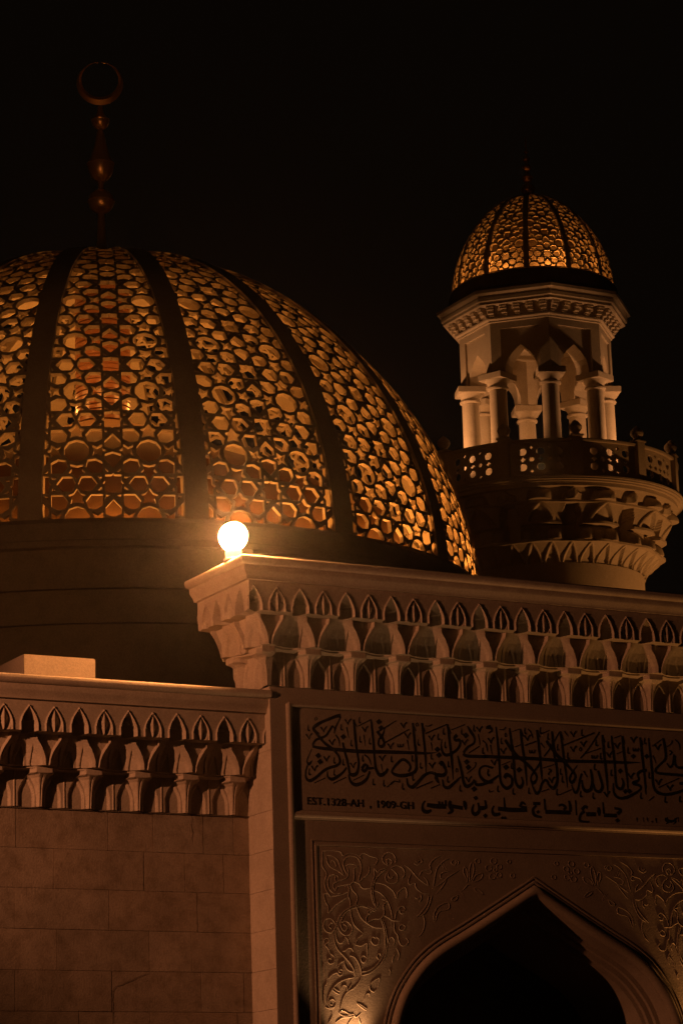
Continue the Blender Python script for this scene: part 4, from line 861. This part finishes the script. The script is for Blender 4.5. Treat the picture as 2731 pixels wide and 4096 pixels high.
# balcony stalactites: carved ring as a heightfield in angle and height
def bal(th, z):
    """radius of the balcony underside at azimuth th and height z"""
    per = 2 * pi / 12
    off = radians(25.5)
    t = ((th - off) / per) % 1.0
    u = abs(t - .5) * 2          # 1 at bulb axis, 0 at the star axis between
    tri = abs(((t * 2) % 1.0) - .5) * 2
    bp = max(0.0, (u - .3) / .7)
    bp = bp * bp * (3 - 2 * bp)
    if z < 15.03:                       # lowest flare with arch ribs
        h = (z - 14.66) / .37
        r = 1.99 + .30 * h ** 1.6
        q = ((t * 3) % 1.0) * 2 - 1
        aw = 1 - h ** 1.6
        if abs(abs(q) - aw * .8) < .13: r += .035
        elif abs(q) < aw * .8: r -= .03
        return r
    if z < 15.08: return 2.35 + .08 * bp
    if z < 15.40:
        h = (z - 15.08) / .32
        r = 2.20 + .05 * bp
        if u < .28: r = 2.02                                   # tall niche below the star
        q = abs(abs(t - .5) - .26) / .12                       # small domes beside it
        if q < 1 and h < .88: r = max(r, 2.18 + .24 * sqrt(max(0, 1 - q * q)) * sqrt(max(0, 1 - (h / .9) ** 2)))
        q2 = abs(u - 1) / .25
        if q2 < 1 and h < .7: r = max(r, 2.22 + .16 * (1 - q2) * (1 - h))
        return r
    if z < 15.45: return 2.38 + .09 * bp if u > .30 else 2.02
    if z < 15.82:
        h = (z - 15.45) / .37
        if u < .32 * (1 - .75 * max(0, h - .35)): return 2.00 + .20 * h
        r = 2.33 + .10 * bp + .14 * h
        q = abs(u - 1) / .42
        aw = 1 - h ** 1.7
        if abs(q - aw) < .16: r += .038
        elif q < aw: r -= .02 + .06 * (1 - h)
        return r
    if z < 15.87: return 2.54 + .06 * bp
    if z < 16.12:
        h = (z - 15.87) / .25
        r = 2.46 + .12 * h
        q = abs(u - 1) / .38
        if q < 1 and h < .94: r = max(r, 2.48 + .27 * sqrt(max(0, 1 - q * q)) * sqrt(max(0, 1 - (h / .96) ** 2)) - .012 * abs(((q * 3) % 1) - .5))
        k = itp(h, [0, .55, .9], [.02, .17, .02])
        if u < k: r = 2.68 - .25 * u
        elif u < .26 and h < .5: r = 2.62 - .3 * abs(u - k)
        return r
    if z < 16.20: return 2.74
    return 2.80 if z < 16.235 else 2.86
def bal_s(th, z):
    bs = (14.66, 15.03, 15.08, 15.40, 15.45, 15.82, 15.87, 16.12, 16.20, 16.235, 16.30)
    k = max(i for i in range(10) if bs[i] <= z + 1e-6)
    t = 0.0
    for dz in (-.008, 0, .008):
        z2 = min(max(z + dz, bs[k] + 1e-5), bs[k + 1] - 1e-5)
        for da in (-.004, 0, .004): t += bal(th + da, z2)
    return t / 9
zb = sorted(set([14.66 + (16.27 - 14.66) * i / 84 for i in range(85)] + [q + e for q in (15.03, 15.08, 15.40, 15.45, 15.82, 15.87, 16.12, 16.20, 16.235) for e in (-.0008, .0008)]))
NB = 672
v, f = [], []
for z in zb:
    for i in range(NB):
        a = 2 * pi * i / NB; r = bal_s(a, z); v.append((r * sin(a), -r * cos(a), z))
for j in range(len(zb) - 1):
    for i in range(NB): f.append((j * NB + i, j * NB + (i + 1) % NB, (j + 1) * NB + (i + 1) % NB, (j + 1) * NB + i))
mesh_obj('balcony_muqarnas', v, f, M_TOWER, mina)
mb = MB(); mb.lathe([(2.86, 16.2705), (2.88, 16.275), (2.88, 16.31), (2.84, 16.33), (.01, 16.33)], n=96); mb.build('balcony_floor', M_TOWER, mina, 30)
# railing: twelve pierced panels and posts
def rail_panel():
    r0_, z0_, z1_, n_ = 2.74, 16.36, 17.05, 12
    hwid = pi * r0_ / n_ - .11
    bound = [(-hwid + 2 * hwid * i / 8, z0_) for i in range(9)] + [(hwid - 2 * hwid * i / 8, z1_) for i in range(9)]
    holes = []
    for i in range(-1, 2):
        cx = i * .36
        for cz in (16.54, 16.87):
            holes.append(ngon(cx, cz, .088, 8, 22.5))
        holes.append(star(cx, 16.705, .07, .035, 4))
        for s in (-.18, .18):
            if abs(cx + s) < hwid - .06 and (i < 1 or s < 0) and (i == -1 or s > 0 or True):
                pass
    for s in (-.18, .18):
        holes.append(ngon(s, 16.705, .055, 6, 0)); holes.append(star(s, 16.45, .05, .025, 4)); holes.append(star(s, 16.96, .05, .025, 4))
    co, ed = [], []
    for loop in [bound] + holes:
        k = len(co); co += [Vector(p) for p in loop]; ed += [(k + i, k + (i + 1) % len(loop)) for i in range(len(loop))]
    r = delaunay_2d_cdt(co, ed, [], 0, 1e-5)
    V2, F2 = r[0], r[2]; keep = []
    for t in F2:
        c = (sum(V2[i].x for i in t) / 3, sum(V2[i].y for i in t) / 3)
        if inside(c, bound) and not any(inside(c, h) for h in holes): keep.append(tuple(t))
    nv = len(V2); V = []
    for dr in (0, -.06):
        for p in V2: V.append(((r0_ + dr) * sin(p.x / r0_), -(r0_ + dr) * cos(p.x / r0_), p.y))
    es = set((t[i], t[(i + 1) % 3]) for t in keep for i in range(3))
    F = keep + [tuple(i + nv for i in t[::-1]) for t in keep] + [(b, a, a + nv, b + nv) for a, b in es if (b, a) not in es]
    return mesh_obj('railing_panel', V, F, M_TOWER, mina)
rp = rail_panel()
post = MB()
post.box((-.11, -2.83, 16.33), (.11, -2.62, 17.16), .01); post.box((-.135, -2.855, 17.161), (.135, -2.595, 17.20), .008)
post.lathe([(.10, 17.2), (.10, 17.22), (.065, 17.25), (.12, 17.32), (.135, 17.37), (.12, 17.42), (.085, 17.46), (.05, 17.50), (.01, 17.53)], (0, -2.725), 20)
post = post.build('railing_post', M_TOWER, mina)
rl = MB(); rl.lathe([(2.65, 17.055), (2.80, 17.055), (2.81, 17.075), (2.81, 17.11), (2.79, 17.125), (2.66, 17.125), (2.65, 17.11)], n=96); rl.build('handrail', M_TOWER, mina, 40)
RO = radians(-3.0)
for k in range(12):
    rz = RO - 2 * pi * k / 12
    if k: dup(rp, None, rz); dup(post, None, rz + pi / 12)
    else: rp.rotation_euler = (0, 0, rz); post.rotation_euler = (0, 0, rz + pi / 12)
# columns
RC = 1.42
col = MB(); col.lathe([(.22, 16.33), (.22, 16.42), (.195, 16.45), (.188, 16.6), (.178, 18.70)], n=40); col = col.build('column', M_TOWER, mina, 40)
cap = MB()
cap.lathe([(.178, 18.69), (.215, 18.705), (.225, 18.73), (.215, 18.755), (.185, 18.765), (.19, 18.80), (.22, 18.86), (.265, 18.905)], n=40)
bm_v = []
cap.box((-.285, -.285, 18.906), (.285, .285, 19.04), .008)
cap = cap.build('capital', M_TOWER, col, 30)
for k in range(8):
    a = TO + k * pi / 4
    lc = (RC * sin(a), -RC * cos(a), 0)
    if k: dup(col, lc, a)
    else: col.location = lc; col.rotation_euler = (0, 0, a)
# eight arched wall panels above the capitals
RW = 1.60
def face_panel():
    ap = RW * cos(pi / 8); hw_ = RW * sin(pi / 8)
    def P3(x, d, z): return (x, -(ap - d), z)
    z0_, z1_ = 19.045, 20.20
    ar = lambda t: (-.33 + .33 * t, None)
    pts = [(-.335, z0_), (-.335, 19.12), (-.32, 19.24), (-.27, 19.36), (-.18, 19.48), (-.08, 19.575), (0, 19.64)]
    al = pts + [(-x, z) for x, z in pts[::-1][1:]]
    bm = bmesh.new()
    outer = [(-hw_, z0_), (-hw_, z1_), (hw_, z1_), (hw_, z0_)]
    rec = .045
    fr = [(-.40, z0_), (-.40, 20.02), (.40, 20.02), (.40, z0_)]
    V, F = [], []
    def addp(poly, d):
        k = len(V); V.extend([P3(x, d, z) for x, z in poly]); F.append(tuple(range(k, k + len(poly))))
    # frame (U shape) at the front plane
    addp([outer[0], outer[1], (-.40, z1_), (-.40, 20.02), (-.40, z0_)], 0)
    addp([(-.40, 20.02), (-.40, z1_), (.40, z1_), (.40, 20.02)], 0)
    addp([(.40, z0_), (.40, 20.02), (.40, z1_), outer[2], outer[3]], 0)
    # recessed field with the arch
    L_ = [(-.40, z0_), (-.40, 20.02), (0, 20.02)] + [p for p in pts[::-1]]
    addp(L_, rec); addp([(-x, z) for x, z in L_][::-1], rec)
    # step faces
    for a, b in ((fr[0], fr[1]), (fr[1], fr[2]), (fr[2], fr[3])):
        k = len(V); V.extend([P3(a[0], 0, a[1]), P3(b[0], 0, b[1]), P3(b[0], rec, b[1]), P3(a[0], rec, a[1])]); F.append((k, k + 1, k + 2, k + 3))
    # intrados and rear face
    for a, b in zip(al, al[1:]):
        k = len(V); V.extend([P3(a[0], rec, a[1]), P3(b[0], rec, b[1]), P3(b[0] * .8, .40, b[1]), P3(a[0] * .8, .40, a[1])]); F.append((k, k + 1, k + 2, k + 3))
    hb = hw_ * (ap - .40) / ap
    R_ = [(-hb, z0_), (-hb, z1_), (0, z1_)] + [(x * .8, z) for x, z in pts[::-1]]
    addp(R_[::-1], .40); addp([(-x, z) for x, z in R_], .40)
    # soffits beside the arch
    for s in (-1, 1):
        k = len(V); V.extend([P3(s * hw_, 0, z0_), P3(s * .335, 0, z0_), P3(s * .335 * .8, .40, z0_), P3(s * hb, .40, z0_)]); F.append((k, k + 1, k + 2, k + 3))
    bm.free()
    m = MB(); m.add(V, F)
    return m.build('arched_panel', M_TOWER, mina)
fp = face_panel()
for k in range(8):
    a = (k + .5) * pi / 4 + TO
    if k: dup(fp, None, a)
    else: fp.rotation_euler = (0, 0, a)
oct_loft([(.02, 20.05), (1.55, 20.05)], 'lantern_ceiling', M_TOWER)
oct_loft([(1.60, 20.17), (1.635, 20.18), (1.635, 20.21), (1.665, 20.22), (1.69, 20.235), (1.69, 20.27), (1.62, 20.275)], 'string_course', M_TOWER)
oct_loft([(1.62, 20.27), (1.66, 20.36), (1.72, 20.50)], 'bracket_cove', M_TOWER)
oct_loft([(1.70, 20.495), (1.93, 20.50), (1.93, 20.56), (1.97, 20.575), (1.98, 20.64), (1.96, 20.66), (1.99, 20.70), (2.05, 20.73), (2.06, 20.79), (2.03, 20.81), (1.70, 20.83), (.02, 20.84)], 'cornice', M_TOWER)
br = MB()
ap = 1.64 * cos(pi / 8)
for d0, d1, z0_, z1_, w_ in ((-.02, .055, 20.29, 20.335, .055), (-.02, .12, 20.336, 20.405, .06), (-.02, .175, 20.406, 20.45, .065), (-.02, .20, 20.451, 20.494, .075)):
    br.box((-w_, -(ap + d1), z0_), (w_, -(ap + d0), z1_), .006)
br = br.build('corbel', M_TOWER, mina)
br.location = (0, 0, 0)
first = True
for k in range(8):
    a = (k + .5) * pi / 4 + TO
    for s in (-2, -1, 0, 1, 2):
        x = s * .275
        lc = (x * cos(a), x * sin(a), 0)
        if first: br.location = lc; br.rotation_euler = (0, 0, a); first = False
        else: dup(br, lc, a)
# cupola
PC = Profile(1.69, 2.25, 1.75, 1.9, .10)
mb = MB(); mb.lathe([(1.80, 20.84), (1.80, 20.87), (1.77, 20.91), (1.77, 21.16), (1.74, 21.22), (1.70, 21.26), (1.45, 21.27)], n=72); mb.build('cupola_base', M_DARK, mina, 30)
CB = thing  # keep name short for readers
cz0 = 21.26
cp = lattice_panel(PC, 12, .085, .00122, .33, .04, 1.03, .014, 'cupola_lattice', M_DOME, mina)
cr = dome_rib(PC, .09, .018, .08, 'cupola_rib', M_DOME, mina, PC.smax)
for k in range(12):
    rz = radians(-36.3) + 2 * pi * k / 12
    if k: dup(cp, (0, 0, cz0), rz + pi / 12); dup(cr, (0, 0, cz0), rz)
    else: cp.location = (0, 0, cz0); cp.rotation_euler = (0, 0, rz + pi / 12); cr.location = (0, 0, cz0); cr.rotation_euler = (0, 0, rz)
PI_ = Profile(1.22, 1.75, 1.75, 1.9, .05)
mb = MB(); mb.lathe([(q[0], q[1] + cz0) for q in PI_.p[::10]], n=64); mb.build('cupola_shell', M_DOME, mina, 40)
mb = MB(); mb.lathe([(.16, 23.47), (.15, 23.53), (.06, 23.56), (.05, 23.60)], n=24)
mb.lathe([(.04, 23.55), (.03, 24.3), (.012, 24.95)], n=16)
fin2 = mb.build('cupola_finial', M_BRASS, mina, 40)
for zc, r in ((23.70, .15), (23.97, .115), (24.22, .09), (24.42, .075), (24.60, .05)): ball(fin2, zc, r)
for a_, w_ in ((-57, 1.0), (-27, 2.6), (18, 2.8), (48, .8), (78, .35), (108, .6), (150, .6), (190, .6), (230, .6), (270, .7)):
    a = radians(a_ - 32.9)
    lamp('cupola_lamp', 'POINT', (MC[0] + 1.52 * sin(a), MC[1] - 1.52 * cos(a), cz0 + .10), 6.5 * w_, (1.0, .34, .055), .02)
# lantern floodlights bracketed to the outside of the railing, aimed up at the columns
for a_, w_ in ((-67.7, 1.0), (83.7, .8), (156.0, .35), (-140.0, .35)):
    a = radians(a_ - 32.9)
    px, py = MC[0] + 3.2 * sin(a), MC[1] - 3.2 * cos(a)
    lamp('lantern_spot', 'SPOT', (px, py, 17.25), 290 * w_, (1.0, .43, .16), .05, (MC[0] + .3 * sin(a), MC[1] - .3 * cos(a), 19.0), 84, .4)
lamp('lantern_lamp', 'POINT', (MC[0], MC[1], 17.3), 30, (1.0, .41, .12), .08)
# floodlight on the hall roof below the balcony, to the right
lamp('floodlight', 'SPOT', (37.7, 45.4, 9.6), 1250, (1.0, .39, .10), .08, (33.3, 48.6, 15.2), 34, .4)

# ================================================================== ADDED GLOW VOLUME
HZ = 0.00030
if HZ > 0:
    mb = MB(); mb.box((-60, -25, -1), (90, 110, 30))  # thin scattering box added to give the globe lamp its halo
    mv = bpy.data.materials.new('glow_volume'); mv.use_nodes = True
    nt = mv.node_tree; nt.nodes.clear()
    vo = nt.nodes.new('ShaderNodeVolumePrincipled'); vo.inputs['Density'].default_value = HZ; vo.inputs['Anisotropy'].default_value = 0.972
    vo.inputs['Color'].default_value = (.9, .9, .9, 1)
    ou = nt.nodes.new('ShaderNodeOutputMaterial'); nt.links.new(vo.outputs['Volume'], ou.inputs['Volume'])
    hz = mb.build('lamp_glow_haze', mv); hz['kind'] = 'stuff'
    SC.cycles.volume_bounces = 0
